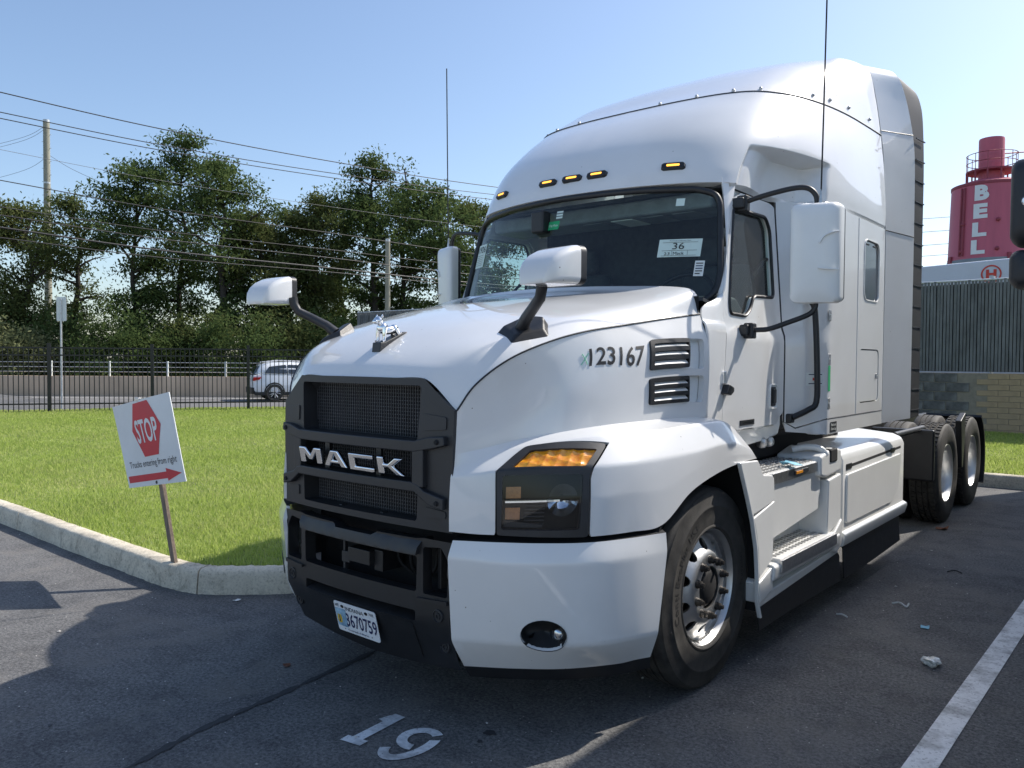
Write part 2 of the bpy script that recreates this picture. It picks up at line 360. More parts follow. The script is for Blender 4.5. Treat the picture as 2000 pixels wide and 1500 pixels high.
def yg(x, z): return -1.345 + .11*x*x + .03*max(0, z-1.3)
# =============================== THE TRUCK ===============================
T = thing('semi_truck', 'white sleeper-cab semi truck with black grille, parked beside the kerb', 'truck')
# ---- hood ----
hood = mo('hood', *gridg(HTOP, 0, 8, 72, 0, 6, 60), 'paint', T, smooth=60, solid=.02)
def pk(v): return tuple(v)
def side_front():
    global SX
    # fender with the headlight opening
    HL = rpoly([(1.98,-.0),(3.97,.0),(4.0,1.6),(4.24,2.65),(2.38,2.98),(1.985,1.98)], .12)
    HLo = [(s, max(t, -.0)) for s, t in HL]
    outer = [(0,0),(1.9,0),(1.93,.12),(1.955,1.99),(2.36,3.06),(4.30,2.70),(4.05,1.6),(4.02,.12),(4.05,0),(10,0),(10,4),(0,4)]
    sheet('fender', outer, [], FEND, 'paint', T, step=.115, solid=.018)
    HS = [rpoly([(5.58,1.44),(7.02,1.38),(7.75,1.34),(7.78,2.2),(7.02,2.26),(5.60,2.37)], .1),
          rpoly([(5.70,.43),(7.13,.43),(7.78,.42),(7.76,1.16),(7.02,1.18),(5.58,1.22)], .1)]
    sheet('hood_side', [(0,0),(8,0),(8,3),(0,3)], HS, HSIDE, 'paint', T, step=.115, solid=.03)
    tray = sheet('vent_tray', [(5.45,.3),(7.9,.3),(7.9,2.5),(5.45,2.5)], [], offs(HSIDE, -.034), 'paint2', T, step=.2, solid=.01)
    for q, (a, b, c, d) in zip(((5.60,2.35),(5.59,1.20)), (((5.58,1.46),(7.0,1.40),(7.02,2.24),(5.60,2.36)), ((5.72,.44),(7.12,.44),(7.02,1.17),(5.59,1.21)))):
        bl = lambda u, v, a=a, b=b, c=c, d=d: tuple((1-u)*(1-v)*np.array(a)+u*(1-v)*np.array(b)+u*v*np.array(c)+(1-u)*v*np.array(d))
        fo = offs(HSIDE, .012)
        slots = [rrect(.09, .97, y, y+.15, .02) for y in (.12, .41, .70)]
        lv = sheet('hood_vent', rrect(0, 1, 0, 1, .05), slots, lambda u, v: fo(*bl(u, v)), 'black', T, step=.14, solid=.03)
        fi = offs(HSIDE, -.005)
        for y in (.10, .39, .68):
            V, F = gridg(lambda u, v: (fo if v < .5 else fi)(*bl(.09+.86*u, y+.035+v*.12)), 0, 1, 6, 0, 1, 1)
            mo('lit_slot_bar', V, F, 'paint2', lv, solid=.004)  # white bar stands in for the sunlit tray showing through the slot
        bk = offs(HSIDE, -.026)
        mo('vent_back', *gridg(lambda u, v: bk(*bl(u, v)), 0, 1, 6, 0, 1, 4), 'deep', lv)
    tube('hood_seam', [HSIDE(s, 3)+np.array([.002, 0, .0]) for s in np.linspace(0, 8, 50)], .0045, 'grey', T, n=6)
    # inner wheel arch, dark
    arch = [(-.60,.80)] + [(.72*-math.cos(a), .5+.66*math.sin(a)) for a in np.linspace(.6, 2.6, 14)] + [(.6,.75)]
    V = [(x, y, z) for x in (.55, 1.195) for y, z in arch]; n = len(arch)
    mo('wheel_well', V, [(i, i+1, n+i+1, n+i) for i in range(n-1)], 'deep', T, smooth=50, solid=.01)
    mo('wheel_well_wall', *bxg(.53, .55, -.9, .7, .3, 1.3), 'deep', T)
    # headlight
    H = mo('headlight', *gridg(lambda s, t: offs(FEND, -.075)(s, t), 1.95, 4.1, 8, 0, 1.95, 6), 'deep', T, solid=.005)
    lensq = lambda u, v: tuple((1-u)*(1-v)*np.array((2.10,.22))+u*(1-v)*np.array((3.78,.24))+u*v*np.array((3.87,1.74))+(1-u)*v*np.array((2.16,1.80)))
    ambq = lambda u, v: tuple((1-u)*(1-v)*np.array((2.36,2.10))+u*(1-v)*np.array((3.93,2.0))+u*v*np.array((4.04,2.52))+(1-u)*v*np.array((2.52,2.70)))
    lp = [lensq(u, v) for u, v in rrect(0,1,0,1,.04,3)]; ap = [ambq(u, v) for u, v in rrect(0,1,0,1,.05,3)]
    sheet('bezel', HLo, [lp, ap], offs(FEND, .006), 'grey', H, step=.09, solid=.03)
    fl = offs(FEND, .003)
    mo('lens', *gridg(lambda u, v: fl(*lensq(u, v)), 0, 1, 10, 0, 1, 8), 'lens', H)
    fa = offs(FEND, -.004)
    # turn signal: amber lens with vertical ribs
    V, F = gridg(lambda u, v: offs(FEND, -.001-.005*abs(math.sin(u*17+v*2))-.003*abs(math.sin(v*7+u*5)))(*ambq(u, v)), 0, 1, 56, 0, 1, 14)
    mo('turn_signal', V, F, 'amber', H, smooth=0)
    for v0 in (.16, .60):
        f3 = offs(FEND, -.02); mo('side_reflector', *gridg(lambda u, v: f3(*lensq(.04+.19*u, v0+.2*v)), 0, 1, 4, 0, 1, 3), 'amberoff', H, solid=.008)
    f4 = offs(FEND, -.03)
    mo('light_bar', *gridg(lambda u, v: f4(*lensq(.03+.7*u, .46+.08*v)), 0, 1, 8, 0, 1, 2), 'chrome', H, solid=.02)
    for k in range(6): mo('cooling_fin', *gridg(lambda u, v: offs(FEND, -.045)(*lensq(.28+.26*u, .06+.06*k+.02*v)), 0, 1, 4, 0, 1, 1), 'grey', H, solid=.01)
    mo('lower_trim', *gridg(lambda u, v: offs(FEND, -.03)(*lensq(.02+.5*u, .02+.12*v*(1-.6*u))), 0, 1, 6, 0, 1, 2), 'grey', H, solid=.01)
    for (uu, vv, rr, hi) in ((.77, .62, .30, 1), (.77, .44, .34, 0)):
        def bowl(a, q):
            u = uu + rr*.62*q*math.cos(a)*(1 if hi else .95); v = vv + rr*.72*q*math.sin(a); v = max(v, .04) if not hi else v
            return offs(FEND, -.022-.05*(1-q*q))(*lensq(min(u, .985), min(v, .97)))
        a0, a1 = (0, math.pi) if hi else (math.pi, 2*math.pi)
        mo('reflector_bowl', *gridg(bowl, a0, a1, 10, .12, 1, 5), 'grey' if hi else 'chrome', H, smooth=20)
    cpt = offs(FEND, -.03)(*lensq(.60, .52)); nn = nrm(FEND, *lensq(.60, .52))
    V, F = [], []
    bm = bmesh.new(); bmesh.ops.create_uvsphere(bm, u_segments=14, v_segments=10, radius=.016)
    V = [tuple(np.array(v.co)+cpt) for v in bm.verts]; F = [tuple(x.index for x in f.verts) for f in bm.faces]; bm.free()
    mo('projector_lens', V, F, 'lens', H)
    # bumper corner with fog light
    _tt = np.linspace(0, 3, 61); _zz = [BUMP(1.95, t)[2] for t in _tt]
    fog = [(1.95+.48*math.cos(a), float(np.interp(.492+.070*math.sin(a), _zz, _tt))) for a in np.linspace(0, 2*math.pi, 29)[:-1]]
    B = sheet('bumper_corner', [(0,0),(5,0),(5,3),(0,3)], [fog], BUMP, 'paint', T, step=.095, solid=.02)
    mo('bumper_top_fill', *gridg(lambda s, t: np.array(BUMP(s, 3))*(1-t)+np.array((BUMP(s,3)[0]*.93, BUMP(s,3)[1]*.90, .905))*t, 0, 5, 20, 0, 1, 2), 'deep', T)
    mo('bumper_lip', *gridg(lambda s, t: np.array(BUMP(s, 0))*t + np.array((BUMP(s,0)[0]*.985, BUMP(s,0)[1]*.97+.015, BUMP(s,0)[2]-.065))*(1-t), 0, 5, 24, 0, 1, 3), 'black', T, solid=.02)
    fs = [(a, q) for a in range(29) for q in range(5)]
    def fogf(a, q):
        i = int(round(a)) % 28; s, t = fog[i]; k = [1, 1, .92, .8, 0][int(round(q))]; dd = [.004, -.012, -.05, -.075, -.085][int(round(q))]
        return offs(BUMP, dd)(1.95+(s-1.95)*k, 1.12+(t-1.12)*k)
    FG = mo('fog_light', *gridg(fogf, 0, 28, 28, 0, 4, 4), 'black', T, smooth=60)
    fc = offs(BUMP, -.045)(2.22, 1.14)
    lathe('fog_lens', [(.0,-.012),(.016,-.011),(.026,-.005),(.032,.006),(.034,.03)], (fc[0]-.0, fc[1], fc[2]), 'chrome', FG, axis='y', n=24)
    lathe('fog_glass', [(.0,-.022),(.02,-.019),(.031,-.008),(.034,.004)], (fc[0], fc[1], fc[2]), 'lens', FG, axis='y', n=24)
for SX in (1, -1): side_front()
SX = 1
# unit number on the hood side
_nb = [np.array(p) for p in ((3.66,1.81),(5.39,1.65),(5.43,2.24),(3.78,2.35))]
def onside(u, v, d=0):
    q = (1-u)*(1-v)*_nb[0]+u*(1-v)*_nb[1]+u*v*_nb[2]+(1-u)*v*_nb[3]; return offs(HSIDE, .0025)(*q)
text('unit_number', '123167', lambda u, v, d: onside(u, v), 'ink', T, 1, 1, bold=.012)
for a, b in (((-.13,.15),(-.02,.75)), ((-.12,.8),(-.03,.1))):
    tube('pen_mark', [onside(a[0]+(b[0]-a[0])*k/4, a[1]+(b[1]-a[1])*k/4) for k in range(5)], .0022, 'greenpen', T, n=5)
# ---- grille ----
up = rpoly([(-.43,1.54),(-.415,1.30),(.415,1.30),(.43,1.54)], .02)
md = rpoly([(-.415,1.262),(-.415,1.118),(.415,1.118),(.415,1.262)], .015)
lo = rpoly([(-.415,1.082),(-.41,.945),(.41,.945),(.415,1.082)], .015)
gout = [(-.445,1.572),(-.61,1.437),(-.605,.915),(.605,.915),(.61,1.437),(.445,1.572)]
gm = lambda x, z: (x, yg(x, z), z)
GR = sheet('grille_surround', gout, [up, md, lo], gm, 'grey', T, step=.05, solid=.11)
GR2 = mo('grille_backing', *gridg(lambda x, z: (x, -1.165+.08*x*x, z), -.55, .55, 8, .9, 1.56, 6), 'deep', GR)
bars = []
for z in np.arange(.935, 1.55, .0165): bars.append(bxg(-.435, .435, -1.242, -1.236, z, z+.0036))
for x in np.arange(-.43, .435, .0165): bars.append(bxg(x, x+.0036, -1.245, -1.239, .93, 1.55))
M['mesh'] = mat('grille_mesh_grey', (.060,.063,.070), .5, var=.3, vscale=9)
mo('grille_mesh', *cat(*bars), 'mesh', GR, kind='stuff')
def gp(d): return lambda x, z: (x, yg(x, z)-d, z)
ub = [(-.58,1.328),(-.50,1.322),(-.42,1.302),(.42,1.302),(.50,1.322),(.58,1.328),(.585,1.288),(.52,1.272),(.42,1.252),(-.42,1.252),(-.52,1.272),(-.585,1.288)]
lb = [(-.40,1.122),(.40,1.122),(.44,1.112),(.475,1.088),(.58,1.062),(.578,1.012),(.50,1.028),(.42,1.078),(-.42,1.078),(-.50,1.028),(-.578,1.012),(-.58,1.062),(-.475,1.088),(-.44,1.112)]
for nm, pl in (('upper_grille_bar', ub), ('lower_grille_bar', lb)):
    V, F = sheetg(pl, [], gp(.03), .05); mo(nm, V, F, 'grey', GR, smooth=50, solid=.045, bevel=.006)
for s in (-1, 1):
    V, F = sheetg([(s*.405,1.10),(s*.47,1.10),(s*.47,1.275),(s*.405,1.275)][::s], [], gp(.028), .06); mo('grille_bar_link', V, F, 'grey', GR, smooth=50, solid=.04, bevel=.006)
    for z in (1.302, 1.040): lathe('bolt', [(0,-.006),(.009,-.006),(.011,0),(.016,.002),(.017,.012)], (s*.545, yg(.545, z)-.03, z), 'deep', GR, axis='y', n=16)
    # relief panels pressed into the side columns
    for a, b in ((1.345, 1.42), (.965, 1.015)):
        V, F = sheetg(rpoly([(s*.455,a),(s*.575,a+.01),(s*.575,b-.012),(s*.455,b)][::s], .01), [], gp(.006), .05); mo('relief_panel', V, F, 'grey', GR, smooth=50, solid=.01, bevel=.003)
# chrome letters
LET = {'M': [[(0,0),(0,1),(.30,1),(.5,.55),(.70,1),(1,1),(1,0),(.76,0),(.76,.62),(.58,.2),(.42,.2),(.24,.62),(.24,0)]],
       'A': [[(0,0),(.34,1),(.66,1),(1,0),(.74,0),(.68,.2),(.5,.2),(.5,.42),(.6,.42),(.5,.76),(.40,.42),(.5,.42),(.5,.2),(.32,.2),(.26,0)]],
       'C': [[(0,.0),(0,1),(1,1),(1,.74),(.25,.74),(.25,.26),(1,.26),(1,0)]],
       'K': [[(0,0),(0,1),(.25,1),(.25,.62),(.42,.62),(.7,1),(1,1),(.62,.52),(1,0),(.7,0),(.42,.4),(.25,.4),(.25,0)]]}
for ch, x0 in zip('MACK', (-.385,-.178,.018,.212)):
    w0 = .172; z0 = 1.142; h0 = .078
    for pl in LET[ch]:
        if ch == 'A':
            V, F = sheetg([(0,0),(.34,1),(.66,1),(1,0),(.74,0),(.68,.2),(.32,.2),(.26,0)][::-1], [[(.40,.42),(.6,.42),(.5,.74)]], lambda u, v: (x0+u*w0, -1.39+.11*x0*x0-.016*(v-.5), z0+v*h0), .5)
        else: V, F = sheetg(pl[::-1], [], lambda u, v: (x0+u*w0, -1.39+.11*x0*x0-.016*(v-.5), z0+v*h0), .6)
        mo('chrome_letter', V, F, 'chrome', GR, smooth=0, solid=.022, bevel=.007, seg=2)
for x in (-.245, .135): box('letter_post', (x, x+.035, -1.325, -1.305, 1.10, 1.28), 'black', GR)
tube('grille_lower_rod', [(-.40,-1.285,.935),(0,-1.295,.93),(.40,-1.285,.935)], .011, 'grey', GR, sm=4)
for x in (-.15, .15): box('rod_clip', (x-.012, x+.012, -1.305, -1.27, .92, .95), 'black', GR)
# ---- black bumper centre ----
bo = [(-.60,.872),(-.45,.875),(-.40,.868),(-.16,.866),(-.13,.845),(.13,.845),(.16,.866),(.40,.868),(.45,.875),(.60,.872),(.598,.80),(.588,.45),(.572,.29),(.3,.265),(0,.25),(-.3,.265),(-.572,.29),(-.588,.45),(-.598,.80)]
op = rpoly([(-.405,.632),(.405,.632),(.41,.79),(-.41,.79)], .015)
tw = [rpoly([(s*.445,.63),(s*.578,.63),(s*.583,.79),(s*.545,.845),(s*.445,.835)][::s], .012) for s in (1, -1)]
sl = rpoly([(-.40,.50),(.40,.50),(.40,.548),(-.40,.548)], .012)
BC = sheet('bumper_centre', bo, [op, tw[0], tw[1], sl], lambda x, z: (x, yb(x, z), z), 'black', T, step=.045, solid=.06)
V, F = sheetg([(-.42,.80),(.42,.80),(.44,.868),(.16,.866),(.13,.848),(-.13,.848),(-.16,.866),(-.44,.868)], [], lambda x, z: (x, yb(x, z)-.022+.03*max(0, (z-.835)/.035), z), .04); mo('bumper_upper_bar', V, F, 'grey', BC, solid=.03, smooth=40)
V, F = sheetg(rpoly([(-.37,.30),(.37,.30),(.38,.49),(-.38,.49)], .02), [], lambda x, z: (x, yb(x, z)-.005+.003*max(0, (z-.455)/.035), z), .04); mo('plate_panel', V, F, 'black', BC, solid=.03, smooth=40)
mo('bumper_backing', *gridg(lambda x, z: (x, -1.12+.1*x*x, z), -.6, .6, 6, .28, .9, 4), 'deep', BC)
for s in (-1, 1):
    for z in (.546, .40):
        c = (s*.53, yb(.53, z), z)
        lathe('bolt_socket', [(.0,-.001),(.008,-.001),(.0085,-.006),(.014,-.006),(.015,-.002),(.024,-.002),(.026,-.007),(.029,-.006),(.030,.004)], c, 'grey', BC, axis='y', n=20)
    V, F = sheetg([(s*.42,.60),(s*.585,.60),(s*.585,.618),(s*.42,.612)][::s], [], lambda x, z: (x, yb(x, z)-.015, z), .06); mo('side_ledge', V, F, 'black', BC, solid=.02)
    tube('tow_shackle', [(s*.545,-1.22,.79),(s*.535,-1.235,.765),(s*.53,-1.24,.72),(s*.535,-1.24,.69),(s*.56,-1.235,.67),(s*.585,-1.225,.675)], .012, 'steel', BC, sm=5)
    box('tow_plate', (s*.475-.01, s*.475+.01, -1.25, -1.15, .64, .83), 'black', BC)
box('hitch_block', (-.10,.06,-1.30,-1.16,.68,.75), 'black', BC); box('hitch_plate', (-.16,-.10,-1.29,-1.26,.665,.72), 'grey', BC)
box('hitch_arm', (.06,.12,-1.27,-1.14,.655,.755), 'black', BC); box('hitch_stem', (-.155,-.14,-1.285,-1.265,.62,.77), 'grey', BC)
for k in range(4): tube('hose', [(.12+.09*k,-1.17,.78),(.14+.08*k,-1.18,.70),(.2+.03*k,-1.15,.64)], .008, 'deep', BC, sm=4)
# ---- licence plate ----
py0 = lambda x, z: (x, -1.347+.25*(.49-z), z)
PL = thing_part = mo('license_plate', *fixn(*prg(rrect(-.1525,.1525,.337,.489,.012), lambda x, z: (x, py0(x, z)[1], z), lambda x, z: (x, py0(x, z)[1]+.003, z))), M.setdefault('plate', mat('plate_white', (.80,.82,.84), .35, var=.04, vscale=30)), T)
tp = lambda x0, z0: (lambda u, v, d: (x0+u, py0(0, z0+v)[1]-.0016, z0+v))
M['plateblue'] = mat('plate_blue_fade', (.10,.28,.55), .4, var=.6, vscale=14, sub=(.35,.52,.72)); M['plategold'] = mat('plate_gold', (.72,.50,.06), .4, var=.35, vscale=60)
mo('blue_panel', *gridg(lambda u, v: (-.147+.075*u, py0(0, .36+.1*v)[1]-.0008, .362+.092*v), 0, 1, 2, 0, 1, 2), 'plateblue', PL)
mo('gold_emblem', *sheetg(rpoly([(-.138,.378),(-.112,.378),(-.106,.40),(-.112,.425),(-.108,.446),(-.125,.452),(-.141,.444),(-.137,.42),(-.143,.40)], .008), [], lambda x, z: (x, py0(x, z)[1]-.0016, z), .02), 'plategold', PL, smooth=0)
tube('emblem_stroke', [(-.125, py0(0,.39)[1]-.002, .385), (-.125, py0(0,.42)[1]-.002, .44)], .003, 'inkb', PL, n=5)
text('plate_state', 'INDIANA', tp(-.070, .453), 'ink', PL, .135, .020)
text('plate_sticker', 'APR', tp(-.146, .462), 'ink', PL, .032, .015); text('plate_class', 'PWR', tp(.108, .462), 'ink', PL, .032, .015)
for x in (-.09, .085): mo('plate_mark', *sheetg(ell(x, .468, .012, .008, 12), [], lambda x, z: (x, py0(x, z)[1]-.0016, z), .02), 'ink', PL, smooth=0)
text('plate_number', '3670759', tp(-.078, .372), 'inkb', PL, .225, .066, bold=.012)
text('plate_motto', 'Crossroads of America', tp(-.075, .347), 'inkb', PL, .15, .011)
for x in (-.098, .098): mo('plate_bolt', *sheetg(ell(x, .352, .003, .003, 8), [], lambda x, z: (x, py0(x, z)[1]-.0016, z), .02), 'ink', PL, smooth=0)
# ---- hood ornament: small chrome dog on a black wedge ----
OR = prism('ornament_base', [(-1.215,1.655),(-1.205,1.735),(-1.18,1.735),(-1.05,1.79),(-1.03,1.79),(-1.03,1.75)], lambda y, z: (-.03, y, z), lambda y, z: (.03, y, z), 'grey', T, bevel=.004)
def blob(c, r, rot=0, n=10):
    bm = bmesh.new(); bmesh.ops.create_uvsphere(bm, u_segments=n+4, v_segments=n, radius=1)
    V = []
    for v in bm.verts:
        x, y, z = v.co; y, z = y*r[1], z*r[2]; V.append((c[0]+x*r[0], c[1]+y*math.cos(rot)-z*math.sin(rot), c[2]+y*math.sin(rot)+z*math.cos(rot)))
    F = [tuple(x.index for x in f.verts) for f in bm.faces]; bm.free(); return V, F
dg_ = [blob((0,-1.13,1.805), (.026,.055,.025), .18), blob((0,-1.175,1.815), (.032,.032,.034)), blob((0,-1.205,1.855), (.027,.026,.025)), blob((0,-1.228,1.848), (.019,.014,.015)), blob((0,-1.09,1.812), (.026,.028,.027))]
for s in (-1, 1):
    dg_ += [blob((s*.023,-1.195,1.88), (.006,.007,.010)), tubeg([(s*.024,-1.18,1.81),(s*.028,-1.185,1.77),(s*.027,-1.185,1.745),(s*.027,-1.20,1.738)], [.014,.011,.009,.009], 8), tubeg([(s*.02,-1.09,1.81),(s*.026,-1.08,1.785),(s*.025,-1.062,1.79),(s*.025,-1.068,1.782)], [.016,.012,.009,.009], 8)]
_V, _F = cat(*dg_); _V = [(x*.86, -1.13+(y+1.13)*.86, 1.745+(z-1.745)*.86) for x, y, z in _V]
mo('ornament_dog', _V, _F, 'chrome', OR, smooth=70)
# ---- cab and sleeper ----
M['rubberk'] = mat('black_edge_rubber', (.010,.010,.011), .6, var=.3, vscale=8)
def roof_p(s, t):
    p = np.array(ROOF(s, t))
    m = sst(3.70, 3.86, s)*(1-sst(6.75, 7.35, s))*(1-sst(1.60, 1.76, t))
    d = .03 + .12*sst(3.9, 5.6, s)
    return p - nrm(ROOF, min(max(s,.02),9.98), min(max(t,.02),3.98))*np.array([1,1,.3])*d*m
RS_ = sorted(set(list(np.linspace(0,10,101)) + list(np.linspace(3.68,3.88,9)) + list(np.linspace(6.7,7.4,15))))
RT_ = sorted(set(list(np.linspace(0,4,33)) + list(np.linspace(1.58,1.78,9))))
def gridl(fn, S, Tt):
    V = [fn(a, b) for a in S for b in Tt]; m = len(Tt)
    return V, [(i*m+j, (i+1)*m+j, (i+1)*m+j+1, i*m+j+1) for i in range(len(S)-1) for j in range(m-1)]
def ext_ring():
    A = [(1.243,2.765,1.19),(1.243,2.765,1.9),(1.243,2.765,2.66),(1.218,2.765,3.2),(1.198,2.765,3.385),(1.153,2.765,3.68),(1.093,2.765,3.91),(.93,2.765,3.988),(.5,2.765,4.003),(0,2.765,4.008)]
    B = [(1.355,3.13,1.21),(1.355,3.13,1.9),(1.355,3.13,2.64),(1.352,3.13,3.15),(1.338,3.13,3.40),(1.30,3.07,3.68),(1.245,3.0,3.88),(1.10,2.97,3.965),(.6,2.97,3.985),(0,2.97,3.99)]
    C = [(1.372,3.33,1.22),(1.372,3.33,1.9),(1.372,3.33,2.66),(1.37,3.34,3.15),(1.358,3.36,3.45),(1.335,3.38,3.70),(1.28,3.36,3.86),(1.12,3.30,3.95),(.6,3.28,3.97),(0,3.28,3.98)]
    return A, B, C
def cab_side():
    # ledge between fairing and cab
    def ledge(s, t):
        a = np.array(roof_p(s, 0)); q = min(a[1], 2.76)
        if s < 3.4: b = np.array([a[0]*.985, a[1]+.06, 2.675])
        else: b = np.array([xs(max(q, .62), 2.62)-.012, max(q, .62), 2.665])
        return a*(1-t)+b*t
    mo('roof_ledge', *gridg(ledge, 0, 10, 60, 0, 1, 2), 'paint', T, smooth=60)
    # sleeper rear extender and its ribbed rubber edge
    A, B, C = ext_ring(); e = crp([A, B], kt=.8); g = crp([B, C], kt=.8)
    V, F = gridg(lambda s, t: e(t, s), 0, 9, 54, 0, 1, 8)
    ex = mo('cab_extender', V, [tuple(reversed(f)) for f in F], 'paint', T, smooth=60, solid=.02)
    V, F = gridg(lambda s, t: g(t, s), 0, 9, 54, 0, 1, 3)
    rb = mo('extender_rubber', V, [tuple(reversed(f)) for f in F], 'rubberk', ex, smooth=60, solid=.015)
    for k in range(17):
        z = 1.27 + k*.165; 
        if z > 3.5: break
        x = 1.374 if z < 3.4 else 1.374-.03*(z-3.4)
        mo('rubber_rib', *fixn([(x-.022,3.14,z),(x-.002,3.33,z),(x+.006,3.33,z),(x-.014,3.14,z),(x-.022,3.14,z+.008),(x-.002,3.33,z+.008),(x+.006,3.33,z+.008),(x-.014,3.14,z+.008)], [(0,1,2,3),(4,5,6,7),(0,1,5,4),(1,2,6,5),(2,3,7,6),(3,0,4,7)]), 'grey', rb)
    for q in (2.0, 4.15): tube('extender_seam', [e(t, q) for t in np.linspace(0, 1, 8)], .004, 'grey', ex, n=6)
    # door with window
    win = rpoly([(.645,2.545),(.505,1.985),(.51,1.925),(.72,1.918),(.80,1.965),(.855,2.045),(1.165,2.055),(1.175,2.48),(1.12,2.555)], .035)
    dout = rpoly([(.368,1.265),(.372,1.36),(.442,2.06),(.66,2.60),(.76,2.648),(1.20,2.654),(1.222,2.63),(1.222,1.33),(1.15,1.262)], .02)
    fx = lambda y, z: (xs(y, z), y, z)
    dr = sheet('door', dout, [win], fx, 'paint', T, step=.04, solid=.03)
    sheet('door_window', rpoly([(.635,2.55),(.49,1.98),(.50,1.915),(.725,1.908),(.81,1.96),(.86,2.036),(1.175,2.045),(1.185,2.49),(1.12,2.565)], .03), [], lambda y, z: (xs(y, z)-.02, y, z), 'sglass', dr, step=.08, solid=0)
    wl = [fx(y, z) for y, z in dens(win, .02)]; wl.append(wl[0])
    tube('window_seal', wl, .011, 'black', dr, n=6)
    tube('window_divider', [(xs(.97,2.3)-.028, .99, 2.04), (xs(.97,2.3)-.028, .95, 2.16), (xs(.97,2.3)-.03, 1.10, 2.27), (xs(.97,2.3)-.03, 1.17, 2.30)], .012, 'black', dr, n=8)
    H = box('door_handle', (xs(1.1,1.45)-.02, xs(1.1,1.45)+.004, 1.045, 1.135, 1.375, 1.50), 'grey', dr, bevel=.012, seg=3)
    box('handle_grip', (xs(1.1,1.45), xs(1.1,1.45)+.014, 1.065, 1.118, 1.395, 1.485), 'black', H, bevel=.01, seg=3)
    hp = rrect(1.035, 1.145, 1.365, 1.51, .02); hl = [(xs(y, z)+.002, y, z) for y, z in hp]; hl.append(hl[0]); tube('handle_rim', hl, .006, 'paint2', H, n=6)
    sheet('door_frame', [(.43,1.24),(1.235,1.24),(1.235,2.69),(.70,2.69),(.45,2.1)], [rpoly([(.62,2.565),(.485,1.99),(.49,1.90),(.73,1.895),(.82,1.95),(.87,2.03),(1.19,2.035),(1.20,2.50),(1.12,2.58)], .03)], lambda y, z: (xs(min(y,1.2), z)-.034, y, z), 'paint2', T, step=.08, solid=.01)
    # sill below the door, cowl and pillar
    sheet('door_sill', [(.30,1.13),(1.10,1.17),(1.222,1.20),(1.222,1.31),(1.15,1.252),(.36,1.255),(.30,1.255)], [], lambda y, z: (xs(y, z)-.02-.25*max(0, 1.25-z), y, z), 'paint2', T, step=.06, solid=.02)
    pil = crp([[(1.05,.15,1.30),(1.05,.165,1.80),(1.015,.175,1.88),(.995,.22,1.95),(.988,.45,2.04),(.980,.528,2.3),(.935,.588,2.6),(.91,.605,2.72)],
               [(1.05,.26,1.30),(1.052,.285,1.80),(1.032,.30,1.88),(1.018,.34,1.95),(1.002,.440,2.04),(.986,.526,2.3),(.953,.618,2.6),(.94,.655,2.72)],
               [(1.045,.362,1.30),(1.045,.406,1.80),(1.024,.418,1.88),(1.017,.428,1.96),(1.010,.438,2.05),(.988,.53,2.3),(.964,.652,2.6),(.955,.71,2.72)]], kt=.8)
    mo('cab_pillar', *gridg(pil, 0, 2, 14, 0, 7, 56), 'paint', T, smooth=60, solid=.01)
    box('door_hinge', (1.035, 1.062, .35, .385, 1.53, 1.60), 'chrome', dr); 
    prism('door_bumper', [(.34,1.475),(.375,1.53),(.44,1.51),(.44,1.485),(.40,1.465)], lambda y, z: (1.03, y, z), lambda y, z: (1.085, y, z), 'black', dr, bevel=.008)
    # cab badge
    box('door_badge', (1.044, 1.05, .60, .80, 1.283, 1.315), 'black', dr, bevel=.002)
    # sleeper side
    sw = rrect(2.24, 2.61, 2.10, 2.535, .07); ht = rrect(2.17, 2.65, 1.362, 1.748, .05)
    S = sheet('sleeper_side', [(1.229,1.275),(1.30,1.235),(1.5,1.29),(2.757,1.29),(2.757,2.665),(1.229,2.665)], [sw, ht], fx, 'paint', T, step=.06, solid=.02)
    sheet('sleeper_skirt', [(1.229,1.268),(1.24,1.21),(1.5,1.185),(2.757,1.185),(2.757,1.282),(1.5,1.282),(1.30,1.226)], [], fx, 'paint', T, step=.06, solid=.02)
    W = sheet('sleeper_window', sw, [], lambda y, z: (1.232, y, z), 'dkglass', S, step=.1, solid=0)
    for y in (2.30, 2.48): box('window_clip', (1.228, 1.238, y, y+.07, 2.50, 2.508), 'ink', W, bevel=.002)
    wl = [(1.241, y, z) for y, z in sw]; wl.append(wl[0]); tube('sleeper_window_seal', wl, .006, 'paint2', W, n=6)
    Hh = sheet('baggage_hatch', rrect(2.178, 2.642, 1.37, 1.74, .045), [], lambda y, z: (1.236, y, z), 'paint', S, step=.1, solid=.01)
    mo('hatch_gap', *bxg(1.20, 1.215, 2.16, 2.66, 1.35, 1.76), 'deep', Hh)
    box('hatch_lock', (1.236, 1.246, 2.585, 2.60, 1.53, 1.57), 'steel', Hh)
    for y in (2.10,): tube('panel_groove', [(1.241, y, 1.29), (1.241, y, 2.66)], .003, 'paint2', S, n=5)
    tube('side_groove', [(xs(1.226, z)+.0, 1.2255, z) for z in np.linspace(1.27, 2.66, 24)], .0045, 'grey', S, n=5)
    tube('skirt_groove', [(1.24, 1.5, 1.286), (1.24, 2.757, 1.286)], .003, 'grey', S, n=5)
    for z in (1.955, 1.67, 1.385):
        L = box('latch_plate', (1.238, 1.243, 1.505, 1.55, z-.035, z+.035), 'steel', S, bevel=.004)
        box('latch_pin', (1.243, 1.249, 1.518, 1.53, z-.006, z+.006), 'chrome', L, bevel=.002)
    # cab mirror, arms and antenna
    Mi = mo('cab_mirror', *mirror_shell(), 'paint2', T, smooth=50)
    prism('mirror_rim', rrect(1.303,1.537,1.985,2.52,.03), lambda x, z: (x, .765+.40*(x-1.42), z), lambda x, z: (x, .80+.40*(x-1.42), z), 'black', Mi, bevel=.008)
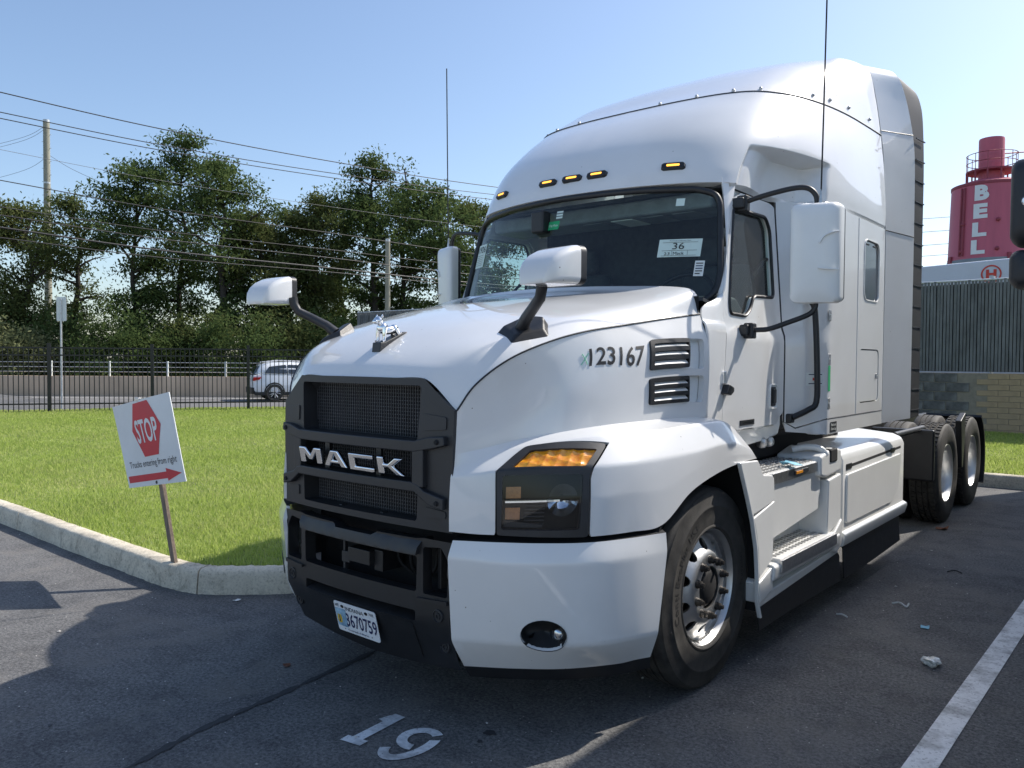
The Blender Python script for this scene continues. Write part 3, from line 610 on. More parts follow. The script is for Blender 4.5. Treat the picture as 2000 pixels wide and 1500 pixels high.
    prism('mirror_face', rrect(1.325,1.515,2.01,2.495,.02), lambda x, z: (x, .801+.40*(x-1.42), z), lambda x, z: (x, .806+.40*(x-1.42), z), 'mirror', Mi, bevel=.002)
    for pts in ([(1.455,2.30),(1.475,2.335),(1.51,2.355),(1.545,2.362)], [(1.45,2.165),(1.49,2.16),(1.545,2.155)]):
        tube('housing_crease', [(x, .655+.40*(x-1.42)+.10*max(0, abs(x-1.42)-.06), z) for x, z in pts], .006, 'paint2', Mi, n=6, sm=4)
    cl = (1.0, .70, 2.57)
    U = box('upper_clamp', (.955, 1.03, .64, .73, 2.535, 2.60), 'black', Mi, bevel=.012, seg=3)
    box('clamp_cap', (.975, 1.04, .665, .72, 2.52, 2.615), 'black', U, bevel=.01)
    tube('upper_arm', [(1.0,.69,2.572),(1.12,.70,2.60),(1.28,.72,2.625),(1.36,.74,2.62),(1.40,.755,2.58),(1.41,.76,2.52)], .015, 'black', Mi, sm=5)
    L = box('lower_clamp', (1.03, 1.085, .60, .70, 1.80, 1.865), 'black', Mi, bevel=.012, seg=3)
    box('clamp_cap', (1.045, 1.105, .625, .685, 1.785, 1.875), 'black', L, bevel=.01)
    tube('lower_arm', [(1.07,.655,1.835),(1.13,.665,1.835),(1.18,.68,1.84),(1.26,.71,1.87),(1.37,.745,1.915),(1.405,.755,1.95),(1.41,.76,1.99)], .015, 'black', Mi, sm=5)
    an = tube('antenna', smoothpath([(1.432,.745,2.52),(1.44,.742,3.0),(1.452,.738,3.92)], 40), .0045, 'ink', Mi, n=6)
    lathe('antenna_base', [(.013,0),(.012,.02),(.007,.06),(.005,.09)], (1.432,.745,2.515), 'steel', an, axis='z', n=12)
    # grab handle
    tube('grab_handle', [(xs(1.36,2.05)+.01,1.36,2.06),(xs(1.36,2.0)+.05,1.37,2.03),(xs(1.37,1.9)+.06,1.375,1.95),(xs(1.37,1.5)+.06,1.375,1.6),(xs(1.37,1.5)+.06,1.37,1.40),(xs(1.33,1.35)+.05,1.33,1.35),(xs(1.27,1.3)+.012,1.265,1.30)], .019, 'black', T, sm=4)
    box('grab_foot', (xs(1.25,1.3)-.01, xs(1.25,1.3)+.03, 1.235, 1.30, 1.265, 1.325), 'black', T, bevel=.01)
    # hood mirror
    hb = prism('hood_mirror_base', [(.56,-.985),(.70,-1.04),(.80,-.88),(.735,-.80),(.62,-.83)], lambda x, y: (x, y, HZ(x, y)-.012), lambda x, y: (.685+(x-.685)*.72, -.91+(y+.91)*.72, HZ(x, y)+.034), 'black', T, bevel=.01)
    tube('hood_mirror_stem', [(.675,-.93,1.80),(.72,-.955,1.84),(.80,-1.0,1.885),(.865,-1.04,1.92),(.885,-1.055,1.96),(.89,-1.06,2.0)], [.032,.027,.025,.025,.026,.028], 'grey', hb, n=8, sm=0)
    Hm = mo('hood_mirror', *hood_shell(), 'paint', T, smooth=55)
    Vr, Fr = ringbox([hm_ring(0), hm_ring(.036)]); mo('hood_mirror_rim', Vr, Fr, 'grey', Hm, smooth=40)
def HZ(x, y):
    best = None
    for s in np.linspace(2, 4.5, 18):
        for t in np.linspace(0, 2, 16):
            p = HTOP(s, t); d = (p[0]-x)**2+(p[1]-y)**2
            if best is None or d < best[0]: best = (d, p[2])
    return best[1]
def ringbox(rings):
    n = len(rings[0]); V = [p for r in rings for p in r]; F = []
    for i in range(len(rings)-1): F += [(i*n+k, i*n+(k+1) % n, (i+1)*n+(k+1) % n, (i+1)*n+k) for k in range(n)]
    F += [tuple(range(n-1, -1, -1)), tuple(range((len(rings)-1)*n, len(rings)*n))]
    return fixn(V, F)
def mirror_shell():
    rings = []
    for y, k in ((.655,.45),(.662,.70),(.675,.88),(.695,.97),(.72,1.0),(.765,1.0)):
        r = rrect(1.42-.120*k, 1.42+.120*k, 2.253-.275*(k*.5+.5 if k > .8 else k*.6+.42), 2.253+.275*(k*.5+.5 if k > .8 else k*.6+.42), .035, 5)
        rings.append([(x, y+.40*(x-1.42)+(.014*sst(2.21, 2.14, z) if k < .9 else 0), z) for x, z in r])
    return ringbox(rings)
# hood mirror head: its open face looks back along the truck
_HD = np.array([.10, 1.0, .02]); _HD /= np.linalg.norm(_HD)
def hm_ring(d, k=1.0, dz=0, kw=None):
    c = np.array([1.0, -1.075, 2.04]); u = np.array([.995, -.10, 0])
    kw = k if kw is None else kw; dz = -.080*(1-k); r = rrect(-.108*kw, .108*kw, -.080*k, .080*k, .034*min(k, .9), 6)
    return [tuple(c + u*a + np.array([0,0,1])*(b+dz) + _HD*d) for a, b in r]
def hood_shell():
    return ringbox([hm_ring(-.170, .12, 0, .55), hm_ring(-.168, .28, 0, .68), hm_ring(-.158, .45, 0, .78), hm_ring(-.138, .62, 0, .86), hm_ring(-.105, .78, 0, .93), hm_ring(-.06, .91, 0, .98), hm_ring(-.025, .98, 0, .995), hm_ring(0, 1.0)])
SX = 1
def both(fn): return lambda s, t: np.array(fn(s, t)) if s >= 0 else np.array(fn(-s, t))*[-1, 1, 1]
V, F = gridl(both(roof_p), [-s for s in reversed(RS_[1:])] + RS_, RT_)
rf = mo('roof_fairing', V, F, 'paint', T, smooth=60, solid=.015)
V, F = gridg(both(CAP), -10, 10, 110, 0, 5, 36); mo('roof_cap', V, F, 'paint', T, smooth=60)
tube('roof_seam', [both(ROOF)(s, 4) for s in np.linspace(-10, 10, 110)], .006, 'grey', rf, n=6)
for s in (.6, 1.4, 2.3, 3.2, 5.6, 6.6, 7.8, 9.2, -1.4, -2.3, -3.2):
    c = both(CAP)(s, .22); n = nrm(CAP, abs(s), .22)
    mo('roof_bolt', *blob(c + n*[1 if s > 0 else -1, 1, 1]*.004, (.012,.012,.012), 0, 6), 'steel', rf)
for SX in (1, -1): cab_side()
SX = 1
# ---- windscreen ----
hw = [(.50,2.665),(.80,2.652),(.895,2.62),(.925,2.56),(.972,2.16),(.968,2.06),(.93,2.00),(.85,1.965)]
wo = rpoly([(-x, z) for x, z in reversed(hw)] + [(0,1.95)] + [(x, z) for x, z in reversed(hw)] + [(0,2.67)], .03)
wo = rpoly([(x, z) for x, z in hw] + [(0,1.95)] + [(-x, z) for x, z in reversed(hw)] + [(0,2.67)], .03)
WS = sheet('windscreen', wo, [], lambda x, z: (x, yw(x, z), z), 'glass', T, step=.06, solid=0)
wl = [(x, yw(x, z)-.004, z) for x, z in dens(wo, .025)]; wl.append(wl[0])
tube('windscreen_seal', wl, .019, 'black', WS, n=8)
mo('cowl_tray', *gridg(lambda u, v: (u, yw(u, 1.97)-.18+.22*v, 2.0-.04*v), -.98, .98, 20, 0, 1, 2), 'black', T, solid=.02)
mo('cowl_front', *gridg(lambda u, v: (u, .10+.06*u*u, 1.3+.7*v), -1.0, 1.0, 12, 0, 1, 2), 'deep', T)
for s, (x0, x1) in ((1, (.12, .62)), (-1, (-.95, -.42))):
    zz = lambda x: 2.055+.012*math.sin(x*3)
    W = tube('wiper_blade', [(x, yw(x, zz(x))-.028, zz(x)+.012) for x in np.linspace(x0, x1, 12)], [.004]+[.010]*4+[.017]*3+[.010]*3+[.005], 'black', WS, n=6)
    xm = (x0+x1)/2; tube('wiper_arm', [(xm, yw(xm, 2.06)-.04, 2.075), (xm+.1, yw(xm+.1, 2.03)-.05, 2.05), (xm+.24, yw(xm+.24, 2.0)-.06, 2.01)], .009, 'black', W, sm=4)
def dec(x0, x1, z0, z1, m, name, d=.004, parent=WS):
    return mo(name, *gridg(lambda x, z: (x, yw(x, z)+d, z), x0, x1, 4, z0, z1, 3), m, parent, smooth=60)
M['card'] = mat('pale_card', (.60,.72,.66), .6, var=.05, vscale=20)
K = dec(.645, .865, 2.25, 2.355, 'card', 'window_card', d=-.003)
wt = lambda x0, z0: (lambda u, v, d: (x0+u, yw(x0+u, z0+v)-.006, z0+v))
text('card_number', '36', wt(.72, 2.295), 'ink', K, .06, .038); text('card_year', '23', wt(.68, 2.262), 'ink', K, .03, .016); text('card_note', 'Mack', wt(.728, 2.262), 'ink', K, .055, .018)
text('card_heading', 'Warranty Collection Item', wt(.70, 2.343), 'ink', K, .11, .006)
for z in (2.336, 2.288, 2.258): tube('card_rule', [(x, yw(x, z)-.0045, z) for x in np.linspace(.665,.845,6)], .0008, 'ink', K, n=4)
for x in (.72, .80): tube('card_rule', [(x, yw(x, z)-.0045, z) for z in (2.26, 2.286)], .0008, 'ink', K, n=4)
Q = dec(.845, .892, 2.135, 2.225, 'paper', 'inspection_label', d=-.003)
for k in range(5): mo('label_line', *gridg(lambda x, z: (x, yw(x, z)-.005, z), .852, .886 if k else .876, 2, 2.147+.015*k, 2.153+.015*k, 1), 'inkb' if k in (2,3) else 'ink', Q)
dec(.70, .745, 2.555, 2.60, 'card', 'small_label', d=-.003)
G_ = dec(-.115, -.03, 2.475, 2.53, 'green', 'green_label', d=-.003); text('green_label_text', 'Clip Plate', wt(-.108, 2.495), 'paper', G_, .07, .014)
for k in range(3): dec(-.065, -.015, 2.545+.018*k, 2.557+.018*k, 'card', 'hanging_tag', d=-.003)
box('camera_housing', (-.22,-.12,.25,.34,2.46,2.60), 'black', WS, bevel=.015)
K2 = dec(-.90, -.765, 2.30, 2.47, 'card', 'door_card', d=-.003); text('door_card_number', '1926', wt(-.885, 2.41), 'ink', K2, .11, .045)
for k in range(6): tube('card_rule', [(x, yw(x, z)-.0045, z) for x in np.linspace(-.885,-.785,5) for z in (2.32+.014*k,)], .001, 'ink', K2, n=4)
# ---- cabin inside ----
CI = box('cab_floor', (-1.0,1.0,.2,1.5,1.22,1.30), 'dash', T)
box('cab_back_wall', (-1.0,1.0,1.45,1.50,1.3,2.68), 'seat', CI); box('cab_headliner', (-.93,.93,.62,1.5,2.665,2.69), 'seat', CI)
V, F = prg(rpoly([(.42,1.3),(.42,1.98),(.50,2.03),(.72,2.03),(.82,1.96),(.85,1.3)], .03), lambda y, z: (-.97, y-.02, z), lambda y, z: (.97, y-.02, z)); mo('dashboard', *fixn(V, F), 'dash', CI, bevel=.02)
M['console'] = mat('overhead_console_grey', (.22,.23,.24), .6, var=.2, vscale=10)
OC = box('overhead_console', (-.85,.85,.62,.95,2.56,2.66), 'console', CI, bevel=.02)
for x in (-.1,.12,.34,.56): box('console_panel', (x, x+.16, .66, .9, 2.552, 2.559), 'paper' if x in (.12,) else 'console', OC, bevel=.004)
for x in (-.55, .55):
    S = box('driver_seat' if x > 0 else 'passenger_seat', (x-.26, x+.26, .85, 1.32, 1.62, 1.74), 'seat', CI, bevel=.05, seg=3)
    box('seat_back', (x-.25, x+.25, 1.26, 1.38, 1.72, 2.30), 'seat', S, bevel=.05, seg=3); box('headrest', (x-.13, x+.13, 1.27, 1.37, 2.31, 2.50), 'seat', S, bevel=.04, seg=3); box('seat_pedestal', (x-.15, x+.15, .95, 1.2, 1.3, 1.62), 'dash', S)
ring = [(.55+.22*math.cos(a), .80+.12*math.sin(a), 2.04+.17*math.sin(a)) for a in np.linspace(0, 2*math.pi, 30)]
SW = tube('steering_wheel', ring, .014, 'black', CI, n=8); tube('steering_column', [(.55,.80,2.04),(.55,.62,1.9)], .03, 'black', SW); tube('wheel_spoke', [(.34,.80,2.04),(.55,.80,2.03),(.76,.80,2.04)], .014, 'black', SW)
# ---- roof marker lights ----
for s, sx in ((0.02,1),(.535,1),(1.96,1),(.535,-1),(1.96,-1)):
    SX = sx; t0 = .97
    c = np.array(ROOF(s, t0)); n = nrm(ROOF, max(s,.02), t0); ds = np.array(ROOF(s+.02, t0))-c; ds /= np.linalg.norm(ds); dt = np.cross(n, ds)
    fl = lambda a, b, d: tuple(c + ds*a + dt*b + n*d)
    mk = prism('marker_light', [(-.072,-.014),(-.058,-.024),(.058,-.024),(.072,-.014),(.072,.014),(.058,.024),(-.058,.024),(-.072,.014)], lambda a, b: fl(a, b, -.005), lambda a, b: fl(a*.93, b*.85, .018), 'black', T, bevel=.003)
    prism('marker_led', rrect(-.038,.038,-.007,.007,.005), lambda a, b: fl(a, b, .012), lambda a, b: fl(a, b, .021), 'lit', mk, bevel=.002)
SX = 1
# ---- side skirts, steps, tank covers ----
def ypr(name, prof, y0, y1, m, parent, bevel=.008):    # profile in (x, z) swept along y
    return prism(name, prof, lambda x, z: (x, y0, z), lambda x, z: (x, y1, z), m, parent, bevel=bevel)
def xpr(name, poly, x0, x1, m, parent, bevel=.008):    # outline in (y, z) swept along x
    return prism(name, poly, lambda y, z: (x0, y, z), lambda y, z: (x1, y, z), m, parent, bevel=bevel)
def tread(name, x0, x1, y0, y1, z, parent):
    tr = box(name, (x0, x1, y0, y1, z-.03, z), 'paint2', parent, bevel=.004)
    n = int((y1-y0)/.052); bumps = []
    for i in range(n):
        for j, x in enumerate(np.arange(x0+.025, x1-.01, .045)):
            y = y0+.025+i*.052+(.026 if j % 2 else 0)
            if y > y1-.02: continue
            bumps.append(bxg(x-.013, x+.013, y-.009, y+.009, z+.0005, z+.006))
    mo('tread_teeth', *cat(*bumps), 'steel', tr, kind='stuff')
    return tr
def chassis_side():
    SF = ypr('tank_cover', [(.72,.46),(1.244,.46),(1.244,.985),(1.225,1.03),(1.16,1.06),(.72,1.10)], 1.83, 3.44, 'paint2', T, bevel=.018)
    ypr('cover_ledge', [(1.15,.37),(1.255,.40),(1.275,.465),(1.272,.485),(1.244,.50),(1.15,.50)], 1.82, 3.45, 'paint2', SF, bevel=.006)
    xpr('cover_panel', rpoly([(1.90,.545),(3.05,.545),(3.24,.64),(3.30,.91),(1.90,.885)], .03), 1.24, 1.257, 'paint2', SF, bevel=.006)
    xpr('cover_slot', [(1.93,.925),(3.32,.95),(3.32,.97),(1.93,.945)], 1.236, 1.2455, 'deep', SF, bevel=0.001)
    for y in (1.90, 3.02): box('slot_latch', (1.24, 1.249, y, y+.12, .915 if y < 2 else .935, .955 if y < 2 else .972), 'black', SF, bevel=.003)
    # step section
    ST = xpr('step_fairing', [(.17,1.132),(.40,1.122),(.475,1.035),(.60,1.02),(.63,1.0),(.64,.885),(.60,.865),(.33,.83),(.27,.95),(.21,1.06)], 1.222, 1.243, 'paint2', T, bevel=.008)
    xpr('step_front_panel', [(.345,.815),(.64,.872),(.62,.545),(.43,.47),(.415,.62),(.385,.73)], 1.215, 1.245, 'paint2', ST, bevel=.008)
    xpr('fairing_edge', [(.17,1.135),(.22,1.05),(.28,.94),(.345,.81),(.40,.65),(.42,.5),(.42,.36),(.47,.25),(.45,.25),(.405,.36),(.405,.5),(.385,.64),(.33,.80),(.265,.93),(.205,1.04),(.155,1.13)], 1.226, 1.25, 'paint2', ST, bevel=.005)
    xpr('riser_panel', [(.66,.985),(1.50,.965),(1.505,.80),(1.47,.70),(.66,.63)], 1.10, 1.205, 'paint2', ST, bevel=.01)
    box('step_recess', (1.02, 1.06, .60, 1.62, .45, .75), 'paint2', ST, bevel=.01)
    tread('upper_step', .93, 1.215, .50, 1.48, 1.022, ST)
    box('upper_step_edge', (1.205, 1.222, .66, 1.48, .955, 1.018), 'steel', ST, bevel=.004)
    mk = box('step_marker', (1.222, 1.228, .98, 1.22, .975, 1.002), 'grey', ST, bevel=.003); box('marker_amber', (1.227, 1.233, 1.0, 1.11, .979, .998), 'amber', mk, bevel=.003)
    xpr('step_pillar', [(1.53,.52),(1.80,.58),(1.80,.905),(1.55,.885)], 1.02, 1.246, 'paint2', ST, bevel=.012)
    xpr('grab_block', rpoly([(1.40,.925),(1.50,.905),(1.80,.925),(1.80,1.07),(1.62,1.09),(1.40,1.05)], .02), .95, 1.244, 'paint2', ST, bevel=.02)
    gr = box('grab_recess', (1.06, 1.252, 1.56, 1.70, .995, 1.085), 'deep', ST, bevel=.012)
    tube('grab_bar', [(1.04,1.44,1.08),(1.12,1.47,1.10),(1.20,1.50,1.09),(1.235,1.52,1.05)], .022, 'paint2', ST, sm=4)
    ypr('lower_step_body', [(.95,.37),(1.19,.37),(1.262,.43),(1.268,.50),(1.25,.515),(.95,.515)], .60, 1.74, 'paint2', ST, bevel=.012)
    xpr('lower_step_nose', [(.42,.45),(.63,.51),(.62,.37),(.44,.33)], .95, 1.25, 'paint2', ST, bevel=.012)
    tread('lower_step', 1.05, 1.262, .68, 1.63, .535, ST)
    box('lower_step_edge', (1.255, 1.278, .68, 1.63, .455, .53), 'steel', ST, bevel=.004)
    xpr('step_corner', [(1.64,.52),(1.80,.60),(1.80,.42),(1.70,.38),(1.64,.40)], .95, 1.258, 'paint2', ST, bevel=.012)
    xpr('lower_flare', [(.44,.36),(1.80,.40),(1.80,.36),(.48,.30)], 1.0, 1.232, 'paint2', ST, bevel=.008)
    for y0, y1, za in ((.47, 1.86, .36), (1.94, 3.40, .40)):
        V, F = gridg(lambda y, t: (1.215+.012*t*t-(.02 if t < .02 else 0), y, za*(1-t)+(.17+.012*math.sin(y*2))*t), y0, y1, 16, 0, 1, 6)
        sk = mo('rubber_skirt', V, F, 'black', T, solid=.008)
        tube('skirt_lip', [(1.229, y, .17+.012*math.sin(y*2)) for y in np.linspace(y0, y1, 14)], .007, 'grey', sk, n=6)
    # dark structure behind the covers
    box('tank_body', (.55, 1.04, .5, 3.35, .40, 1.0), 'deep', T, bevel=.05)
    box('frame_rail', (.39, .47, -.9, 8.0, .72, .98), 'black', T, bevel=.01)
    box('under_cab_beam', (.50, .93, .75, 2.75, 1.02, 1.18), 'deep', T, bevel=.03)
    for y in (1.02, 1.13): lathe('work_light', [(0,-.008),(.02,-.006),(.032,0),(.034,.025),(.02,.05)], (1.0, y, 1.15), 'steel', T, axis='y', n=18)
    xpr('well_shield', [(.26,1.10),(.40,.80),(.455,.5),(.46,.28),(.50,.28),(.50,.5),(.45,.82),(.30,1.10)], .55, 1.215, 'deep', T, bevel=.004)
    # steer wheel
    Wt = steer_wheel()
    # rear axles
    for y in (5.46, 6.80): rear_wheel(y)
    box('drive_fender', (.62, 1.20, 4.74, 4.80, .50, 1.0), 'black', T, bevel=.02)
    prism('fender_bracket', [(6.02,1.02),(6.26,1.10),(6.24,.80),(6.16,.5),(6.10,.5),(6.06,.8)], lambda y, z: (1.14, y, z), lambda y, z: (1.20, y, z), 'black', T, bevel=.01)
    arc = [(6.80+.60*math.cos(a), .51+.60*math.sin(a)) for a in np.linspace(-.55, 1.05, 14)]
    V = [(x, y, z) for x in (.62, 1.22) for y, z in arc]; n = len(arc)
    mo('rear_fender', V, [(i, i+1, n+i+1, n+i) for i in range(n-1)], 'black', T, smooth=60, solid=.03)
    tube('side_bar', [(1.05,3.9,1.0),(1.05,4.95,1.0)], .03, 'black', T, n=12)
def steer_wheel():
    c = (1.03, 0, .505)
    tp_ = [(.288,-.115),(.30,-.13),(.36,-.143),(.42,-.143),(.47,-.135),(.497,-.122),(.507,-.105),(.51,-.075),(.5105,-.068),(.498,-.066),(.498,-.058),(.511,-.056),(.5115,-.024),(.499,-.022),(.499,-.014),(.512,-.012),(.512,.012),(.499,.014),(.499,.022),(.5115,.024),(.511,.056),(.498,.058),(.498,.066),(.5105,.068),(.51,.075),(.507,.105),(.499,.118),(.494,.121),(.490,.131),(.47,.136),(.42,.143),(.418,.1445),(.41,.1445),(.408,.143),(.36,.143),(.318,.137),(.316,.139),(.306,.139),(.304,.134),(.288,.115)]
    W = lathe('front_wheel', [(.27,-.1),(.27,.10)], c, 'steel', T, n=48)
    lathe('tyre', tp_, c, 'rubber', W, n=96, smooth=50)
    hb = [[(.218*math.cos(a)+.029*math.cos(b), .218*math.sin(a)+.029*math.sin(b)) for b in np.linspace(0, 2*math.pi, 13)[:-1]] for a in np.linspace(0, 2*math.pi, 11)[:-1]+.31]
    def dish(u, v):
        r = math.hypot(u, v)
        h = np.interp(r, [0,.108,.115,.160,.172,.188,.21,.235,.255,.272,.285], [.128,.128,.130,.130,.127,.116,.096,.080,.072,.074,.105])
        return (c[0]+h, c[1]+u, c[2]+v)
    sheet('rim', ell(0,0,.284,.284,72), hb+[ell(0,0,.108,.108,30)], dish, 'alu', W, step=.014, solid=.012, smooth=60)
    lathe('rim_flange', [(.274,.07),(.284,.106),(.292,.124),(.299,.124),(.301,.116),(.296,.108)], c, 'alu', W, n=72)
    lathe('hub', [(.112,.05),(.110,.09),(.100,.11),(.088,.12),(.08,.128),(.07,.134),(.0,.135)], c, 'deep', W, n=40)
    for k in range(10):
        a = 2*math.pi*k/10+.31; y, z = c[1]+.1425*math.cos(a), c[2]+.1425*math.sin(a)
        L = lathe('lug_nut', [(.022,.126),(.0225,.134),(.0195,.137),(.0185,.153),(.0125,.156),(.011,.168),(.0,.17)], (c[0], y, z), 'nut', W, n=12, smooth=30)
    if SX > 0:
        # lettering runs clockwise round the wall as seen from outside
        arc2(c, W)
    return W
def arc2(c, W):
    for s, th0, h in (('Conti EcoPlus HS3', 196, .040), ('295/75R22.5', 20, .022)):
        th = th0; r = .352
        for ch in s:
            if ch == ' ': th -= 3.5; continue
            V, F, w0 = textg(ch, .012); pts = []
            for v in V:
                an = R(th) - v[0]*h/r; rr = r + v[1]*h
                pts.append((c[0]+np.interp(rr, [.306,.36,.41,.47], [.1385,.1435,.1435,.1365])+.0012, c[1]+rr*math.cos(an), c[2]+rr*math.sin(an)))
            mo('tyre_letter', pts, F, 'tread', W, smooth=0)
            th -= math.degrees((w0*h+.007)/r)
def rear_wheel(y):
    c = (1.055, y, .51)
    W = lathe('drive_wheel', [(.27,-.06),(.262,-.08),(.20,-.09),(.15,-.085),(.13,-.02),(.12,.03),(.09,.04),(0,.042)], c, 'alu', T, n=40)
    tp_ = [(.288,-.115),(.36,-.143),(.42,-.143),(.49,-.128),(.508,-.11),(.512,-.06),(.500,-.058),(.500,-.046),(.513,-.044),(.513,-.006),(.5,-.005),(.5,.005),(.513,.006),(.513,.044),(.5,.046),(.5,.058),(.512,.06),(.508,.11),(.49,.128),(.42,.143),(.36,.143),(.288,.115)]
    ty = lathe('tyre', tp_, c, 'rubber', W, n=72, smooth=50)
    lathe('inner_tyre', [(r_, h) for r_, h in tp_], (c[0]-.33, y, .51), 'rubber', W, n=48, smooth=50)
    lugs = []
    for k in range(56):
        a = 2*math.pi*k/56
        for x0, x1 in ((-.105,-.064),(-.04,-.01),(.01,.04),(.064,.105)):
            V = [(c[0]+x, y+rr*math.cos(a+da), .51+rr*math.sin(a+da)) for rr in (.506,.521) for x, da in ((x0,-.035),(x1,-.02),(x1,.035),(x0,.02))]
            lugs.append((V, [(4,5,6,7),(0,1,5,4),(1,2,6,5),(2,3,7,6),(3,0,4,7)]))
    mo('tread_lugs', *fixn(*cat(*lugs)), 'rubber', W, smooth=0, kind='stuff')
    lathe('rim_barrel', [(.26,-.08),(.268,-.06),(.272,.05),(.282,.10),(.292,.122),(.300,.122),(.302,.112)], c, 'alu', W, n=56)
    for k in range(10):
        a = 2*math.pi*k/10; lathe('lug_nut', [(.02,-.085),(.019,-.05),(.0,-.048)], (c[0], y+.1425*math.cos(a), .51+.1425*math.sin(a)), 'steel', W, n=8)
    tube('axle', [(.3, y, .51), (.95, y, .51)], .09, 'black', T, n=12)
for SX in (1, -1): chassis_side()
SX = 1
box('front_axle', (-1.0, 1.0, -.06, .06, .42, .54), 'deep', T, bevel=.02)
box('engine_block', (-.5, .5, -1.05, .9, .55, 1.25), 'deep', T, bevel=.05)
box('deck_plate', (-.62, .62, 3.7, 4.9, 1.0, 1.03), 'black', T, bevel=.01); box('fifth_wheel', (-.45, .45, 5.6, 6.6, 1.02, 1.12), 'black', T, bevel=.04)
for y in (4.2, 5.2, 7.0, 7.9): box('cross_member', (-.4, .4, y, y+.1, .76, .94), 'black', T, bevel=.01)
mo('sleeper_back', *gridg(lambda x, z: (x, 2.775, z), -1.0, 1.0, 4, 1.19, 3.75, 6), 'paint2', T)
# =============================== GROUND ===============================
def noise_mat(name, build):
    m = bpy.data.materials.new(name); m.use_nodes = True; nt = m.node_tree; b = nt.nodes['Principled BSDF']
    tc = N(nt, 'TexCoord'); build(nt, b, tc.outputs['Object'], nt.links.new); return m
def nz(nt, L, src, scale, detail=5, rough=.6, dist=0):
    n = N(nt, 'TexNoise'); n.inputs['Scale'].default_value = scale; n.inputs['Detail'].default_value = detail; n.inputs['Roughness'].default_value = rough; n.inputs['Distortion'].default_value = dist
    L(src, n.inputs['Vector']); return n.outputs[0]
def ramp(nt, L, src, stops):
    r = N(nt, 'ValToRGB'); e = r.color_ramp.elements
    while len(e) < len(stops): e.new(.5)
    for q, (p, c) in zip(e, stops): q.position = p; q.color = (*c, 1) if len(c) == 3 else c
    L(src, r.inputs[0]); return r.outputs[0]
def mixc(nt, L, f, a, b, mode='MIX'):
    m = N(nt, 'Mix', data_type='RGBA', blend_type=mode); 
    if isinstance(f, (int, float)): m.inputs[0].default_value = f
    else: L(f, m.inputs[0])
    for i, v in ((6, a), (7, b)):
        if isinstance(v, tuple): m.inputs[i].default_value = (*v, 1)
        else: L(v, m.inputs[i])
    return m.outputs[2]
def asphalt(nt, b, src, L):
    base = ramp(nt, L, nz(nt, L, src, .55, 6, .65), [(.3, (.115,.115,.117)), (.7, (.165,.163,.158))])
    fine = ramp(nt, L, nz(nt, L, src, 58, 5, .85), [(.36, (.20,.20,.21)), (.5, (1,1,1)), (.64, (2.0,1.95,1.88))])
    col = mixc(nt, L, .8, base, fine, 'MULTIPLY')
    blot = ramp(nt, L, nz(nt, L, src, 3.5, 6, .75, .4), [(.36, (.62,.62,.63)), (.55, (1,1,1))])
    col = mixc(nt, L, .8, col, blot, 'MULTIPLY')
    stain = ramp(nt, L, nz(nt, L, src, 1.7, 5, .7, .6), [(.52, (0,0,0)), (.66, (1,1,1))])
    col = mixc(nt, L, stain, col, mixc(nt, L, .45, col, (.20,.185,.165)))
    v = N(nt, 'TexVoronoi'); v.inputs['Scale'].default_value = 30; L(src, v.inputs['Vector'])
    sp = ramp(nt, L, v.outputs['Distance'], [(.06, (1,1,1)), (.13, (0,0,0))])
    v2 = N(nt, 'TexNoise'); v2.inputs['Scale'].default_value = 24; L(src, v2.inputs['Vector'])
    gate = ramp(nt, L, v2.outputs[0], [(.575, (0,0,0)), (.62, (1,1,1))])
    col = mixc(nt, L, mixc(nt, L, 1.0, sp, gate, 'MULTIPLY'), col, (.45,.44,.42))
    L(col, b.inputs['Base Color']); b.inputs['Roughness'].default_value = .88; b.inputs['Specular IOR Level'].default_value = .35
    bp = N(nt, 'Bump'); bp.inputs['Strength'].default_value = .75; bp.inputs['Distance'].default_value = .006
    L(nz(nt, L, src, 170, 3, .7), bp.inputs['Height']); L(bp.outputs[0], b.inputs['Normal'])
def concrete(nt, b, src, L):
    base = ramp(nt, L, nz(nt, L, src, 2.2, 7, .7), [(.3, (.52,.455,.355)), (.7, (.72,.65,.52))])
    pit = ramp(nt, L, nz(nt, L, src, 60, 4, .75), [(.30, (.45,.43,.40)), (.48, (1,1,1)), (.75, (1.15,1.15,1.12))])
    st = ramp(nt, L, nz(nt, L, src, 6, 6, .75, 1), [(.50, (0,0,0)), (.70, (1,1,1))])
    col = mixc(nt, L, .8, base, pit, 'MULTIPLY'); col = mixc(nt, L, st, col, mixc(nt, L, .6, col, (.11,.10,.08)))
    L(col, b.inputs['Base Color']); b.inputs['Roughness'].default_value = .92
    bp = N(nt, 'Bump'); bp.inputs['Strength'].default_value = .6; bp.inputs['Distance'].default_value = .008
    L(nz(nt, L, src, 45, 5, .75), bp.inputs['Height']); L(bp.outputs[0], b.inputs['Normal'])
M['asphalt'] = noise_mat('asphalt', asphalt)
def worn(nt, b, src, L):
    k = ramp(nt, L, nz(nt, L, src, 55, 6, .8), [(.34, (0,0,0)), (.44, (1,1,1))]); k2 = ramp(nt, L, nz(nt, L, src, 5, 4, .7), [(.30, (.25,.25,.25)), (.55, (1,1,1))])
    col = mixc(nt, L, mixc(nt, L, 1.0, k, k2, 'MULTIPLY'), (.11,.11,.11), (.78,.79,.79))
    L(col, b.inputs['Base Color']); b.inputs['Roughness'].default_value = .8
M['worn'] = noise_mat('worn_white_paint', worn)
M['concrete'] = noise_mat('kerb_concrete', concrete)
M['soil'] = mat('lawn_soil', (.20,.24,.07), .95, var=.5, vscale=1.5, bump=.3, bscale=30)
M['road'] = mat('road_surface', (.16,.155,.15), .9, var=.15, vscale=.4)
